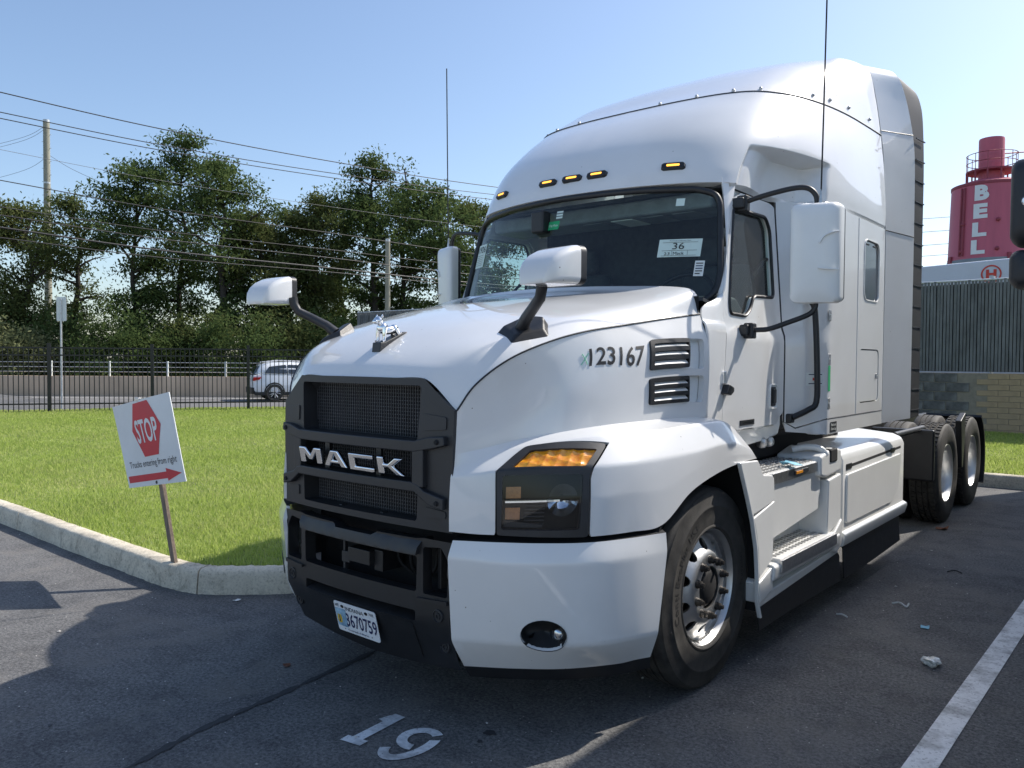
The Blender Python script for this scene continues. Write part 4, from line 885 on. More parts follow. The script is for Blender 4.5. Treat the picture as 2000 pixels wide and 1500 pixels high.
M['earth'] = mat('distant_earth', (.09,.10,.05), .95, var=.4, vscale=.05)
struct(mo('ground', *gridg(lambda x, y: (x, y, -.36), -900, 900, 4, -900, 900, 4), 'earth'))
struct(mo('parking_lot', *gridg(lambda x, y: (x, y, 0), -60, 40, 50, -5.6, 8.6, 30), 'asphalt'))
M['bounce'] = mat('bounce_pavement', (.46,.44,.41), .9, var=.2, vscale=.7, bump=.2, bscale=40)
struct(mo('bounce_pavement', *gridg(lambda x, y: (x, y, -.002), -60, 40, 20, -60, -5.6, 20), 'bounce'))  # pale pavement added out of view to bounce sunlight onto the truck front
# paint, crack sealant, stall number
Lm = lambda x0, x1, ya, yb, k: mo('parking_line', *gridg(lambda u, v: (x0+(x1-x0)*u+.019*(ya+(yb-ya)*v), ya+(yb-ya)*v, .004), 0, 1, 2, 0, 1, 60), 'worn')
tag(Lm(2.135, 2.25, -5, 8.2, 0), 'worn white painted stall line on the asphalt right of the truck', 'marking')
M['seal'] = mat('crack_sealant', (.030,.030,.032), .75, var=.35, vscale=25)
sp_ = smoothpath([(-.02,-3.6),(-.10,-2.95),(-.255,-2.28),(-.345,-1.90),(-.40,-1.44),(-.49,-.75),(-.56,.2),(-.62,1.5)], 14)
V, F = [], []
for i, p in enumerate(sp_):
    w_ = .017+.006*math.sin(i*1.7)+.005*math.sin(i*.61); V += [(p[0]-w_+.004*math.sin(i*2.3), p[1], .004), (p[0]+w_, p[1], .004)]
F = [(2*i, 2*i+1, 2*i+3, 2*i+2) for i in range(len(sp_)-1)]
tag(mo('crack_seal_strip', V, F, 'seal'), 'dark sealed crack running under the truck front bumper', 'crack')
M['patch'] = M['asphalt']
nine = lambda x0: (lambda u, v, d: (x0+u, -1.585+v, .0045))
SN = thing('stall_number', 'white stencilled number 19 painted on the asphalt before the bumper', 'marking', (.38,-1.42,0))
one = [(.205,-1.585),(.31,-1.56),(.30,-1.52),(.272,-1.525),(.235,-1.31),(.262,-1.27),(.25,-1.245),(.195,-1.25),(.175,-1.30),(.20,-1.33),(.228,-1.50),(.20,-1.54)]
one = [(.205,-1.585),(.315,-1.565),(.31,-1.515),(.282,-1.52),(.262,-1.255),(.20,-1.262),(.182,-1.345),(.215,-1.35),(.226,-1.53),(.200,-1.535)]
mo('digit', *sheetg(one, [], lambda x, y: (x, y, .0045), .05), 'worn', SN, smooth=0)
def arcpoly(cx, cy, rx, ry, a0, a1, wd, n=16):
    o = [(cx+rx*math.cos(R(a0+(a1-a0)*k/n)), cy+ry*math.sin(R(a0+(a1-a0)*k/n))) for k in range(n+1)]
    i = [(cx+(rx-wd)*math.cos(R(a0+(a1-a0)*k/n)), cy+(ry-wd)*math.sin(R(a0+(a1-a0)*k/n))) for k in range(n, -1, -1)]
    return o+i
mo('digit', *sheetg(arcpoly(.465, -1.355, .10, .105, 58, 292, .048), [], lambda x, y: (x, y, .0045), .05), 'worn', SN, smooth=0)
mo('digit', *sheetg(arcpoly(.465, -1.41, .10, .165, -140, 38, .048), [], lambda x, y: (x, y, .0045), .05), 'worn', SN, smooth=0)
rp = np.random.default_rng(11); n = 1500; px_ = rp.uniform(-6.5, 2.6, n); py_ = rp.uniform(-3.0, 7.5, n); sz = rp.uniform(.0022, .0055, n)*(1+1.2*(rp.random(n) < .06))
k = ~((px_ < -1.4) & (py_ > -1.0)); px_, py_, sz = px_[k], py_[k], sz[k]; PV, PFc = [], []
for x, y, s in zip(px_, py_, sz):
    i = len(PV); a = rp.uniform(.6, 1.4, 6); PV += [(x+s*a[0],y,s*.5),(x,y+s*a[1],s*.5),(x-s*a[2],y,s*.5),(x,y-s*a[3],s*.5),(x,y,s*1.2),(x,y,-s*.2)]
    PFc += [(i,i+1,i+4),(i+1,i+2,i+4),(i+2,i+3,i+4),(i+3,i,i+4)]
M['grit'] = mat('pale_grit', (.50,.48,.45), .8, var=.4, vscale=3)
go_ = mo('loose_grit', PV, PFc, 'grit', smooth=0); go_['kind'] = 'stuff'
M['oil'] = mat('oil_stain', (.045,.045,.048), .6, var=.4, vscale=20)
def stain(px, py, a, b, label):
    q = FW+RT*(px-1000)/1542.2+UP*(750-py)/1542.2; c = CAM+q*(-CAM[2]/q[2]); r_ = np.random.default_rng(px)
    P_ = [(c[0]+a*(1+.25*math.sin(3*t+px)+.12*math.sin(7*t))*math.cos(t), c[1]+b*(1+.25*math.sin(2*t+py)+.12*math.sin(5*t))*math.sin(t)) for t in np.linspace(0, 2*math.pi, 25)[:-1]]
    tag(mo('oil_stain', *sheetg(P_, [], lambda x, y: (x, y, .0035), .03), 'oil', smooth=0), label, 'stain', 'oil stains')
stain(956, 1432, .028, .022, 'larger dark oil spot on the asphalt right of the painted number')
stain(937, 1449, .014, .012, 'smaller dark oil spot just below the larger one right of the number')
stain(98, 1417, .012, .01, 'tiny dark oil spot on the asphalt at lower left')
# =============================== KERB AND LAWN ===============================
kp = smoothpath([(-34,-1.02),(-20,-1.0),(-10,-.98),(-6.0,-.965),(-4.43,-.98),(-3.14,-.98),(-2.62,-.97),(-2.27,-.90),(-2.0,-.69),(-1.79,-.47),(-1.62,-.15),(-1.55,.4),(-1.53,1.5),(-1.53,4),(-1.53,6.4),(-1.45,7.4),(-1.1,8.1),(-.4,8.4),(1.0,8.43),(4,8.45),(12,8.5),(30,8.6)], 10)
kp = [np.array(p) for p in kp]
prof = [(0,-.03),(.004,0),(.012,.125),(.02,.155),(.04,.17),(.135,.172),(.155,.165),(.16,.10),(.16,-.03)]
def nleft(i):
    d = kp[min(i+1, len(kp)-1)]-kp[max(i-1, 0)]; d = d/np.linalg.norm(d); return np.array([-d[1], d[0]])
KB = bpy.data.objects.new('kerb', None); COL.objects.link(KB); KB['kind'] = 'structure'
def kerb_piece(i0, i1):
    V, F = [], []; m = len(prof)
    for i in range(i0, i1+1):
        n = nleft(i); p = kp[i].copy(); g = kp[min(i+1,len(kp)-1)]-kp[max(i-1,0)]; g = g/np.linalg.norm(g)
        if i == i0: p = p+g*.006
        if i == i1: p = p-g*.006
        for k, (a, z) in enumerate(prof):
            j = .004*math.sin(i*1.3+k*2.1)+.003*math.sin(i*3.1+k); q = p+n*(a+j*(1 if 0 < k < 7 else 0)); V.append((q[0], q[1], z+(j*.6 if 2 < k < 6 else 0)))
    for i in range(i1-i0):
        for k in range(m-1): F.append((i*m+k, (i+1)*m+k, (i+1)*m+k+1, i*m+k+1))
    F += [tuple(range(m)), tuple(range((i1-i0+1)*m-1, (i1-i0)*m-1, -1))]
    mo('kerb_segment', *fixn(V, F), 'concrete', KB, smooth=50)
# joints where the photograph shows them, then every three metres or so
def near(x, y): return min(range(len(kp)), key=lambda i: (kp[i][0]-x)**2+(kp[i][1]-y)**2)
J = sorted(set([0, near(-24,-1), near(-20,-1), near(-15,-1), near(-12,-1), near(-9,-.98), near(-5.6,-.96), near(-2.27,-.90), near(-1.54,1.2), near(-1.53,4), near(-1.5,6.9), near(-.4,8.4), near(2.4,8.44), near(5,8.45), near(8,8.47), near(12,8.5), len(kp)-1]))
for a, b in zip(J, J[1:]): kerb_piece(a, b)
inner = [tuple(kp[i]+nleft(i)*.15) for i in range(len(kp))]
FA = np.array([-19.08, 4.22]); FD = np.array([.534, .845]); FN = np.array([-.845, .534])
def lawn_z(x, y):
    d = np.dot(np.array([x, y])-FA, -FN)               # metres in front of the fence
    return .155 + .10*sst(15, 2, d) + .012*math.sin(x*1.3+y*.7)*math.sin(y*.9)
far = [(30,16.2),(-19.5,16.2)] + [tuple(FA+FD*k+FN*1.2) for k in (14, 8, 2, -6, -14)] + [(-34,-10)]
far = [(30,16.2),(-15,16.2)] + [tuple(FA+FD*k+FN*.8) for k in (12, 6, 0, -7, -16)] + [(-36,-4)]
V, F = sheetg(inner+far, [], lambda x, y: (x, y, lawn_z(x, y)), 1.1)
struct(mo('lawn', V, F, 'soil', smooth=60))
lawn_poly = inner+far
def blade_mat(name, cols, trans=.35):
    m = bpy.data.materials.new(name); m.use_nodes = True; nt = m.node_tree; nt.nodes.clear(); L = nt.links.new
    o = N(nt, 'OutputMaterial'); d = N(nt, 'BsdfDiffuse'); t = N(nt, 'BsdfTranslucent'); mx = N(nt, 'MixShader'); mx.inputs[0].default_value = trans
    g = N(nt, 'NewGeometry'); tc = N(nt, 'TexCoord'); n = nz(nt, L, tc.outputs['Object'], .35, 4, .6)
    a = N(nt, 'Math', operation='MULTIPLY_ADD'); a.inputs[1].default_value = .45; L(g.outputs['Random Per Island'], a.inputs[0])
    s = N(nt, 'Math', operation='MULTIPLY'); s.inputs[1].default_value = .75; L(n, s.inputs[0]); L(s.outputs[0], a.inputs[2])
    c = ramp(nt, L, a.outputs[0], [(i/(len(cols)-1)*.8+.1, q) for i, q in enumerate(cols)])
    L(c, d.inputs[0]); L(c, t.inputs[0]); L(d.outputs[0], mx.inputs[1]); L(t.outputs[0], mx.inputs[2]); L(mx.outputs[0], o.inputs[0])
    return m
M['blade'] = blade_mat('grass_blades', [(.24,.32,.07),(.34,.43,.10),(.43,.52,.14),(.54,.54,.24)], .5)
def fastmesh(name, V, F, m, parent=None):              # big numpy meshes: V (n,3), F (k, 3 or 4)
    me = bpy.data.meshes.new(name); k = F.shape[1]
    me.vertices.add(len(V)); me.vertices.foreach_set('co', V.astype(np.float32).ravel())
    me.loops.add(F.size); me.loops.foreach_set('vertex_index', F.astype(np.int32).ravel())
    me.polygons.add(len(F)); me.polygons.foreach_set('loop_start', np.arange(0, F.size, k, dtype=np.int32))
    me.update(calc_edges=True); me.materials.append(M[m] if isinstance(m, str) else m)
    return prep(bpy.data.objects.new(name, me), parent)
def grass(n, lo_, hi_, power):
    r_ = lo_+(hi_-lo_)*rng.random(n)**power; a = rng.uniform(-.72, .70, n)
    d = np.stack([FW[0]+RT[0]*a, FW[1]+RT[1]*a], 1)
    P = CAM[:2]+d*r_[:, None]; k = in_many(P, lawn_poly); return P[k], r_[k]
P1, r1 = grass(600000, 4.3, 24, 1.25)
vis = ~((P1[:, 0] > -1.35) & (P1[:, 1] < 8.2)); P1, r1 = P1[vis], r1[vis]
nb = len(P1); _q = np.clip((15-((P1-FA)@-FN))/13, 0, 1); zb = .155 + .10*_q**2*(3-2*_q) + .012*np.sin(P1[:, 0]*1.3+P1[:, 1]*.7)*np.sin(P1[:, 1]*.9)
clump = .75+.5*(np.sin(P1[:, 0]*2.1+np.sin(P1[:, 1]*1.7))*np.sin(P1[:, 1]*2.6+P1[:, 0]*.6)*.5+.5)
hgt = rng.uniform(.022, .058, nb)*clump; wd = .0022+.00055*r1; an = rng.uniform(0, 2*np.pi, nb); ln = rng.uniform(.2, .9, nb)*hgt; la = rng.uniform(0, 2*np.pi, nb)
V = np.zeros((nb, 3, 3)); c_, s_ = np.cos(an)*wd, np.sin(an)*wd
V[:, 0, 0] = P1[:, 0]-c_; V[:, 0, 1] = P1[:, 1]-s_; V[:, 1, 0] = P1[:, 0]+c_; V[:, 1, 1] = P1[:, 1]+s_; V[:, :2, 2] = (zb-.01)[:, None]
V[:, 2, 0] = P1[:, 0]+np.cos(la)*ln; V[:, 2, 1] = P1[:, 1]+np.sin(la)*ln; V[:, 2, 2] = zb+hgt
go = fastmesh('lawn_grass', V.reshape(-1, 3), np.arange(nb*3).reshape(-1, 3), 'blade'); go['kind'] = 'stuff'
# =============================== ROAD AND ROAD WALL ===============================
def dep(px, d): q = FW+RT*(px-1000)/1542.2; k = CAM+q*d; return np.array([k[0], k[1]])
ra, rb = dep(-500, 24), dep(1500, 24); rc, rd = dep(-500, 36.6), dep(1500, 36.6)
struct(mo('road', *gridg(lambda u, v: (*(ra*(1-u)*(1-v)+rb*u*(1-v)+rc*(1-u)*v+rd*u*v), -.12), 0, 1, 10, 0, 1, 4), 'road'))
M['lane'] = mat('lane_paint', (.55,.55,.52), .8, var=.2, vscale=3)
e0, e1 = dep(-500, 34.9), dep(1500, 34.9)
tag(mo('road_edge_line', *gridg(lambda u, v: (*(e0*(1-u)+e1*u+np.array([.06,-.07])*v*2), -.115), 0, 1, 4, 0, 1, 1), 'lane'), 'pale painted line along the road before the concrete wall', 'marking')
M['rwall'] = mat('brown_concrete', (.58,.42,.29), .9, var=.18, vscale=.8, bump=.2, bscale=10, stretch=(1,1,.4))
wd_ = (dep(1500, 36.5)-dep(-500, 36.5)); wl_ = np.linalg.norm(wd_); wd_ /= wl_; wn_ = np.array([-wd_[1], wd_[0]])
W0 = dep(-500, 36.5)
RW = thing('road_wall', 'long low brown concrete wall along the far side of the road', 'wall', (W0[0], W0[1], -.12))
def wq(a, b, z): q = W0+wd_*a+wn_*b; return (q[0], q[1], z)
for k in range(10):
    a0, a1 = k*wl_/10+.01, (k+1)*wl_/10-.01
    V = [wq(a, b, z) for a in (a0, a1) for b, z in ((0,-.2),(.02,.72),(.06,.80),(.34,.80),(.38,.72),(.40,-.2))]
    mo('wall_panel', *fixn(V, [(0,1,7,6),(1,2,8,7),(2,3,9,8),(3,4,10,9),(4,5,11,10),(0,5,4,3,2,1),(6,7,8,9,10,11)]), 'rwall', RW)
M['galv'] = mat('galvanised_steel', (.55,.56,.56), .45, .7, var=.15, vscale=12)
GF = thing('wall_railing', 'thin grey post and wire railing on top of the brown concrete wall', 'railing', (W0[0], W0[1], .8))
for k in range(int(wl_/2.7)):
    a = .6+k*2.7; V = [wq(a+da, .2+db, z) for z in (.78, 1.50) for da, db in ((-.035,-.035),(.035,-.035),(.035,.035),(-.035,.035))]
    mo('post', *fixn(V, [(0,1,2,3),(4,5,6,7),(0,1,5,4),(1,2,6,5),(2,3,7,6),(3,0,4,7)]), 'paper', GF)
for z in (1.0, 1.22, 1.44): tube('rail', [wq(a, .2, z) for a in np.linspace(0, wl_, 12)], .016, 'galv', GF, n=5)
# =============================== BLACK PICKET FENCE ===============================
M['fence'] = mat('black_fence_paint', (.012,.012,.013), .35, var=.2, vscale=10)
PF = thing('picket_fence', 'black metal picket fence along the far edge of the lawn', 'fence', (FA[0], FA[1], .25))
def fq(a, b, z): q = FA+FD*a+FN*b; return (q[0], q[1], z)
def fbox(name, a0, a1, b0, b1, z0, z1, parent, m='fence'):
    V = [fq(a, b, z) for z in (z0, z1) for b in (b0, b1) for a in (a0, a1)]
    return mo(name, *fixn(V, bxg(0,1,0,1,0,1)[1]), m, parent, smooth=0)
PL_ = 2.415; zf = .24
pk0 = None; shared = {}
def inst(name, key, a, build):
    if key not in shared:
        o = build(); shared[key] = o; o['_a'] = 0; return o
    c = shared[key].copy(); COL.objects.link(c); q = FD*a; c.location = (q[0], q[1], 0); return c
for k in range(-5, 5):
    inst('post', 'post', k*PL_, lambda: fbox('post', -.04, .04, -.04, .04, zf-.1, zf+1.78, PF)) if k != -5 or True else 0
    if k < 4:
        for z in (1.66, 1.47, .22):
            key = 'rail%s' % z; inst('rail', key, k*PL_, lambda: fbox('rail', .04, PL_-.04, -.018, .018, zf+z-.018, zf+z+.018, PF))
        for j in range(1, 21):
            inst('picket', 'picket', k*PL_+j*PL_/21, lambda: fbox('picket', -.0095, .0095, -.0095, .0095, zf+.03, zf+1.66, PF))
# shift helpers: the first shared fence piece was built at a = 0, move it to its own place
for key, o in shared.items():
    a = {'post': -5*PL_, 'picket': -5*PL_+PL_/21}.get(key, -5*PL_); q = FD*a; o.location = (q[0], q[1], 0)
    if '_a' in o: del o['_a']
# =============================== TREES ===============================
M['bark'] = mat('tree_bark', (.045,.038,.030), .95, var=.4, vscale=6, bump=.5, bscale=25)
M['leafA'] = blade_mat('leaves_dark', [(.040,.068,.028),(.065,.102,.038),(.095,.135,.048),(.13,.165,.06)], .4)
M['leafB'] = blade_mat('leaves_olive', [(.055,.075,.030),(.085,.112,.040),(.12,.145,.052),(.165,.175,.07)], .4)
M['leafC'] = blade_mat('leaves_pale_shrub', [(.11,.13,.07),(.17,.19,.09),(.24,.25,.13)], .35)
def leaves(name, C, size, mname, parent):
    n = len(C); a = rng.normal(size=(n, 3)); a /= np.linalg.norm(a, axis=1)[:, None]; b = rng.normal(size=(n, 3)); b[:, 2] *= .5
    b -= a*(a*b).sum(1)[:, None]; b /= np.linalg.norm(b, axis=1)[:, None]; s = size*rng.uniform(.6, 1.3, n)[:, None]
    V = np.stack([C-a*s*.9, C-b*s*.38, C+a*s*.9, C+b*s*.38], 1).reshape(-1, 3)
    return fastmesh(name, V, np.arange(n*4).reshape(-1, 4), mname, parent)
def wpt(px, py, d): q = FW+RT*(px-1000)/1542.2+UP*(750-py)/1542.2; return CAM+q*d
def tree(px, top, d, spread, label, nleaf=9000, mname='leafA', low=.17, bare=0, trunkr=.22, lean=0, seed=0, group='trees beyond the road', name='locust_tree', second=None):
    rs = np.random.default_rng(seed+int(px)); base = wpt(px, 706, d); base[2] = -.3; tp = wpt(px+lean, top, d); H = tp[2]+.3
    T_ = thing(name, label, 'tree', tuple(base), group)
    ax = np.array([tp[0]-base[0], tp[1]-base[1], H]); path = []
    for k in range(9):
        f = k/8; path.append(base+ax*f*.93+np.array([rs.normal()*.16, rs.normal()*.16, 0])*(1 if 0 < k else 0)*f*1.3)
    limbs = [tubeg(smoothpath(path, 3), [trunkr*(1-.9*(k/24))+.015 for k in range(25)], 8)]; tips = []
    nl = 30
    for k in range(nl):
        f = low+(1-low)*(k+rs.random()*.8)/nl*.98; i = f*.93/.93*8; j = min(int(i), 7); p = path[j]+(path[j+1]-path[j])*(i-j) if j < 8 else path[8]
        az = rs.uniform(0, 2*math.pi); prof_ = math.sin(math.pi*min(1, max(.08, (1.02-f)/(1.02-low)))**.62)*.75+.35
        ln_ = spread*prof_*rs.uniform(.6, 1.15)*(1-.45*max(0, f-.75)/.25)
        up_ = rs.uniform(.15, .75)*ln_
        e = p+np.array([math.cos(az)*ln_, math.sin(az)*ln_, up_]); mid = (p+e)/2+np.array([rs.normal()*.2, rs.normal()*.2, rs.uniform(-.1, .35)*ln_*.3])
        pts = smoothpath([p, mid, e], 3); r0_ = trunkr*(1-.85*f)*.5+.02
        limbs.append(tubeg(pts, [r0_*(1-.8*q/6)+.008 for q in range(7)], 5, False))
        dead = rs.random() < bare
        for q in range(5):
            b0 = pts[rs.integers(2, 6)]; dv = np.array([rs.normal(), rs.normal(), rs.uniform(-.1, .8)])*ln_*.3; t1 = b0+dv
            limbs.append(tubeg([b0, (b0+t1)/2+rs.normal(size=3)*.08, t1], [.028, .018, .007], 4, False))
            if not dead: tips.append((t1, .9))
        if not dead: tips.append((e, 1.15)); tips.append((mid, .9))
    tips.append((path[-1]+np.array([0,0,.3]), 1.0))
    mo('trunk', *cat(*limbs), 'bark', T_, smooth=70)
    per = max(30, int(nleaf*2.0)//len(tips)); cl = []
    for t_, k in tips:
        n = int(per*k*rs.uniform(.4, 1.7)); g = rs.normal(size=(n, 3))*np.array([.44,.44,.30])*k*(spread/2.6)**.5
        g[:, 2] -= .07*(g[:, 0]**2+g[:, 1]**2); cl.append(t_+g)
    leaves('crown', np.concatenate(cl), .14, mname, T_)
    return T_
tl = 'tree beyond the road'
tree(30, 395, 47, 2.6, 'olive green tree at the far left, partly hiding the pale utility pole', seed=1, mname='leafB', lean=40)
tree(150, 352, 50, 1.7, 'thin broken-topped tree between the pale pole and the round-crowned tree', nleaf=3600, seed=2, bare=.35, mname='leafB', trunkr=.26)
tree(262, 308, 48, 2.5, 'round-crowned dark tree just left of the tallest tree', seed=3, nleaf=8500)
tree(352, 238, 50, 2.5, 'tallest tree, with a spiky open top, crossing the upper wires', seed=4, nleaf=7500, lean=5)
tree(430, 305, 47, 2.4, 'broad tree with forked dark trunk right of the tallest tree', seed=5, nleaf=8000, trunkr=.28)
tree(515, 410, 49, 2.2, 'shorter olive tree above the near left hood mirror', seed=6, mname='leafB')
tree(566, 398, 51, 2.2, 'airy tree filling the dip between the two taller groups', seed=14, nleaf=6500)
tree(612, 368, 50, 2.3, 'bushy tree left of the tree with bare upper branches', seed=7, mname='leafB')
tree(668, 350, 53, 2.0, 'slim tree half bare on its left side', seed=8, bare=.45, nleaf=4500)
tree(728, 282, 50, 2.0, 'tall tree topped by a dense round tuft above bare branches', seed=9, bare=.15, nleaf=7000, trunkr=.26)
tree(790, 300, 51, 2.2, 'tree with bare grey upper branches right of the tufted tree', seed=10, bare=.5, nleaf=5500)
tree(862, 352, 48, 2.4, 'dense tree behind the passenger cab mirror antenna', seed=11, nleaf=9000)
tree(935, 382, 52, 2.2, 'tree beside the left edge of the windscreen', seed=12, mname='leafB')
def shrub(px, top, d, w_, label, mname='leafA', n=8500, seed=0):
    rs = np.random.default_rng(seed); base = wpt(px, 706, d); base[2] = -.3; tp = wpt(px, top, d); H = tp[2]+.3
    T_ = thing('shrub', label, 'shrub', tuple(base), 'shrubs behind the concrete wall'); cl, st = [], []
    for k in range(46):
        a = rs.uniform(0, 2*math.pi); r_ = w_*math.sqrt(rs.random()); z = H*(rs.random()**.8)*(1-.35*(r_/w_)**2)
        c = base+np.array([math.cos(a)*r_, math.sin(a)*r_*.6, max(.3, z-.3)]); cl.append(c+rs.normal(size=(n//46, 3))*np.array([.5,.5,.3])*rs.uniform(.6,1.3))
        if k < 12: st.append(tubeg([base+np.array([math.cos(a), math.sin(a), 0])*.25, (base+c)/2+rs.normal(size=3)*.2, c], [.06, .04, .012], 5, False))
    mo('stem', *cat(*st), 'bark', T_, smooth=70); leaves('foliage', np.concatenate(cl), .12, mname, T_)
for i, (px, top, w_, lb, mn) in enumerate(((-30,600,3.0,'pale shrub at the left edge above the brown wall','leafC'),(60,640,2.4,'low pale shrub left of the small street sign','leafC'),(120,600,2.4,'dark shrub behind the small street sign','leafA'),(215,585,2.6,'dark shrub right of the small street sign','leafA'),(300,625,2.2,'dark shrub above the tilted stop sign','leafA'),(385,590,2.8,'olive shrub right of the tilted stop sign','leafB'),(470,590,2.6,'dark shrub behind the white car roof','leafA'),(560,600,2.6,'olive shrub behind the far hood mirror arm','leafB'),(640,590,2.6,'dark shrub left of the slatted fence end','leafA'))):
    shrub(px, top, 42+(i % 3)*1.6, w_, lb, mn, seed=40+i)
for i, (px, top, w_, lb) in enumerate(((20,590,3.0,'dark evergreen thicket at the far left behind the shrubs'),(175,625,3.4,'dark thicket between the trunks behind the street sign'),(335,635,3.0,'dark thicket below the tallest tree'),(520,640,3.4,'dark thicket below the olive tree'),(690,600,2.6,'dark thicket behind the slatted fence end'))):
    shrub(px, top, 46.5, w_, lb, 'leafA', 6000, seed=70+i)
# =============================== POLES AND WIRES ===============================
M['pole'] = mat('weathered_pole', (.30,.29,.23), .9, var=.25, vscale=3, stretch=(6,6,.6))
def pole(name, px, top, d, r, label):
    b = wpt(px, 706, d); t = wpt(px, top, d); T_ = thing(name, label, 'utility pole', (b[0], b[1], -.3), 'utility poles')
    mo('shaft', *tubeg([(b[0], b[1], -.3), (b[0], b[1], t[2])], [r*1.25, r], 14), 'pole', T_, smooth=60)
    lathe('cap', [(r*1.04,-.12),(r*1.05,.05),(0,.09)], (b[0], b[1], t[2]), 'galv', T_, axis='z', n=14)
    for k in range(14):
        z = t[2]-.5-k*.45; s = 1 if k % 2 else -1; mo('step_peg', *tubeg([(b[0]+s*RT[0]*r*.7, b[1]+s*RT[1]*r*.7, z), (b[0]+s*RT[0]*(r+.13), b[1]+s*RT[1]*(r+.13), z)], .018, 5), 'galv', T_)
    lathe('band', [(r*1.08,-.06),(r*1.1,0),(r*1.08,.06)], (b[0], b[1], t[2]-4.2), 'galv', T_, axis='z', n=14)
    return T_
pole('utility_pole', 96, 240, 54, .20, 'pale utility pole with step pegs rising above the trees at left')
pole('utility_pole', 757, 470, 43, .13, 'short wooden utility pole behind the slatted fence')
M['wire'] = mat('wire_black', (.018,.018,.02), .6, var=.2, vscale=5); M['wireg'] = mat('wire_grey', (.16,.16,.17), .6, var=.2, vscale=5)
WR = [(180,314,365,.026,'wire','topmost overhead wire, crossing in front of the tallest tree'),(219,337,380,.022,'wire','upper wire of the close pair below the topmost wire'),(231,346,390,.022,'wire','lower wire of the close pair below the topmost wire'),(292,403,446,.010,'wireg','thin grey wire through the middle of the tree crowns'),(352,454,500,.022,'wire','single wire just above the four lower cables'),(404,487,524,.020,'wire','upper cable of the four lower cables'),(420,503,540,.026,'wire','second cable of the four lower cables'),(444,523,556,.042,'wire','thickest brown cable of the four lower cables'),(464,531,562,.024,'wire','bottom cable of the four lower cables'),(352-30,0,0,0,'',''),]
def wire(name, pts, r, m, label, d0, d1):
    Q = []
    for x, y in pts:
        f = (x-0)/965; d = 1/((1-f)/d0+f/d1); Q.append(wpt(x, y, d))
    Q = smoothpath(Q, 8)
    return tag(tube(name, Q, r, m, n=5), label, 'wire', 'overhead wires')
for y0, y1, y2, r, m, lb in WR:
    if r: 
        dy = (y1-y0)/640; dd = (y2-y1)/325
        wire('overhead_wire', [(-350, y0-350*(dy*1.18)), (0, y0), (320, (y0+y1)/2+6), (640, y1), (965, y2), (1400, y2+dd*320)], r*.8, m, lb, 27, 44)
b = wpt(96, 300, 54)
for i, (xa, ya, yb_, lb) in enumerate(((-60,285,240,'thin guy wire from the pale pole top towards the left edge'),(-60,292,246,'second thin wire from the pale pole top towards the left edge'),(-60,352,303,'dropping wire from the pale pole band towards the left edge'))):
    Q = [wpt(96, yb_, 54), wpt(50, (ya+yb_)/2+4, 54), wpt(xa, ya+10, 54)]; tag(tube('pole_wire', smoothpath(Q, 6), .012, 'wireg', n=5), lb, 'wire', 'wires on the pale pole')
Q = [wpt(96, 303, 54), wpt(140, 330, 54), wpt(210, 362, 54)]; tag(tube('pole_wire', smoothpath(Q, 6), .014, 'wireg', n=5), 'dropping wire from the pale pole band into the tree right of it', 'wire', 'wires on the pale pole')
for i, y in enumerate((424, 450, 476, 497, 528)):
    Q = [wpt(1700, y+12, 140), wpt(1850, y, 140), wpt(2150, y-18, 140)]; tag(tube('distant_wire', smoothpath(Q, 4), .05, 'wireg', n=4), ['highest','second highest','middle','second lowest','lowest'][i]+' of the five faint wires left of the red tower', 'wire', 'faint wires by the tower')
# =============================== STREET SIGN (back) ===============================
sb = wpt(120, 706, 25.5)
SS = thing('street_sign', 'small white rectangular street sign seen from behind on a thin metal pole', 'sign', (sb[0], sb[1], 0)); zt = wpt(120, 580, 25.5)[2]; zb_ = wpt(120, 627, 25.5)[2]
def camq(c, a, z, b=0): return (c[0]+RT[0]*a+FW[0]*b, c[1]+RT[1]*a+FW[1]*b, z)
prism('sign_plate', rrect(-.16,.16,zb_,zt,.04), lambda a, z: camq(sb, a, z, .03), lambda a, z: camq(sb, a, z, .035), 'paper', SS, bevel=.001)
mo('pole', *tubeg([(sb[0], sb[1], 0), (sb[0], sb[1], zt-.05)], .03, 8), 'galv', SS)
# =============================== TILTED STOP SIGN ===============================
M['signw'] = mat('corrugated_sign_white', (.70,.72,.72), .5, var=.06, vscale=3); M['signr'] = mat('sign_red', (.55,.018,.035), .5, var=.08, vscale=6)
M['wood'] = mat('grey_weathered_wood', (.20,.155,.12), .9, var=.4, vscale=8, bump=.5, bscale=60, stretch=(8,8,.7))
SG = thing('yard_sign', 'white corrugated sign with red STOP hexagon, tilted on a wooden stake at the kerb', 'sign', (-2.60,-.86,.16))
c0 = [np.array(p) for p in ((-3.215,-.935,.648),(-2.33,-.935,.793),(-2.592,-.935,1.41),(-3.515,-.935,1.26))]   # bl br tr tl
def sq(u, v, d=0): p = (1-u)*(1-v)*c0[0]+u*(1-v)*c0[1]+u*v*c0[2]+(1-u)*v*c0[3]; return (p[0], p[1]-d+.03*math.sin(u*5+v*2)*.25, p[2])
V, F = gridg(lambda u, v: sq(u, v), 0, 1, 16, 0, 1, 12); mo('sign_board', V, F, 'signw', SG, solid=.006)
hexa = [(.265,.62),(.435,.355),(.665,.355),(.79,.62),(.665,.93),(.43,.93)]
hexa = [(.275,.655),(.40,.335),(.66,.34),(.795,.67),(.65,.975),(.40,.97)]
HX = mo('red_hexagon', *sheetg(hexa, [], lambda u, v: sq(u, v, .0015), .05), 'signr', SG, smooth=0)
text('stop_lettering', 'STOP', lambda u, v, d: sq(.345+u, .505+v, .003), 'signw', HX, .385, .26, bold=.02)
text('sign_text', 'Trucks entering from right', lambda u, v, d: sq(.09+u, .225+v, .0015), 'ink', SG, .84, .075)
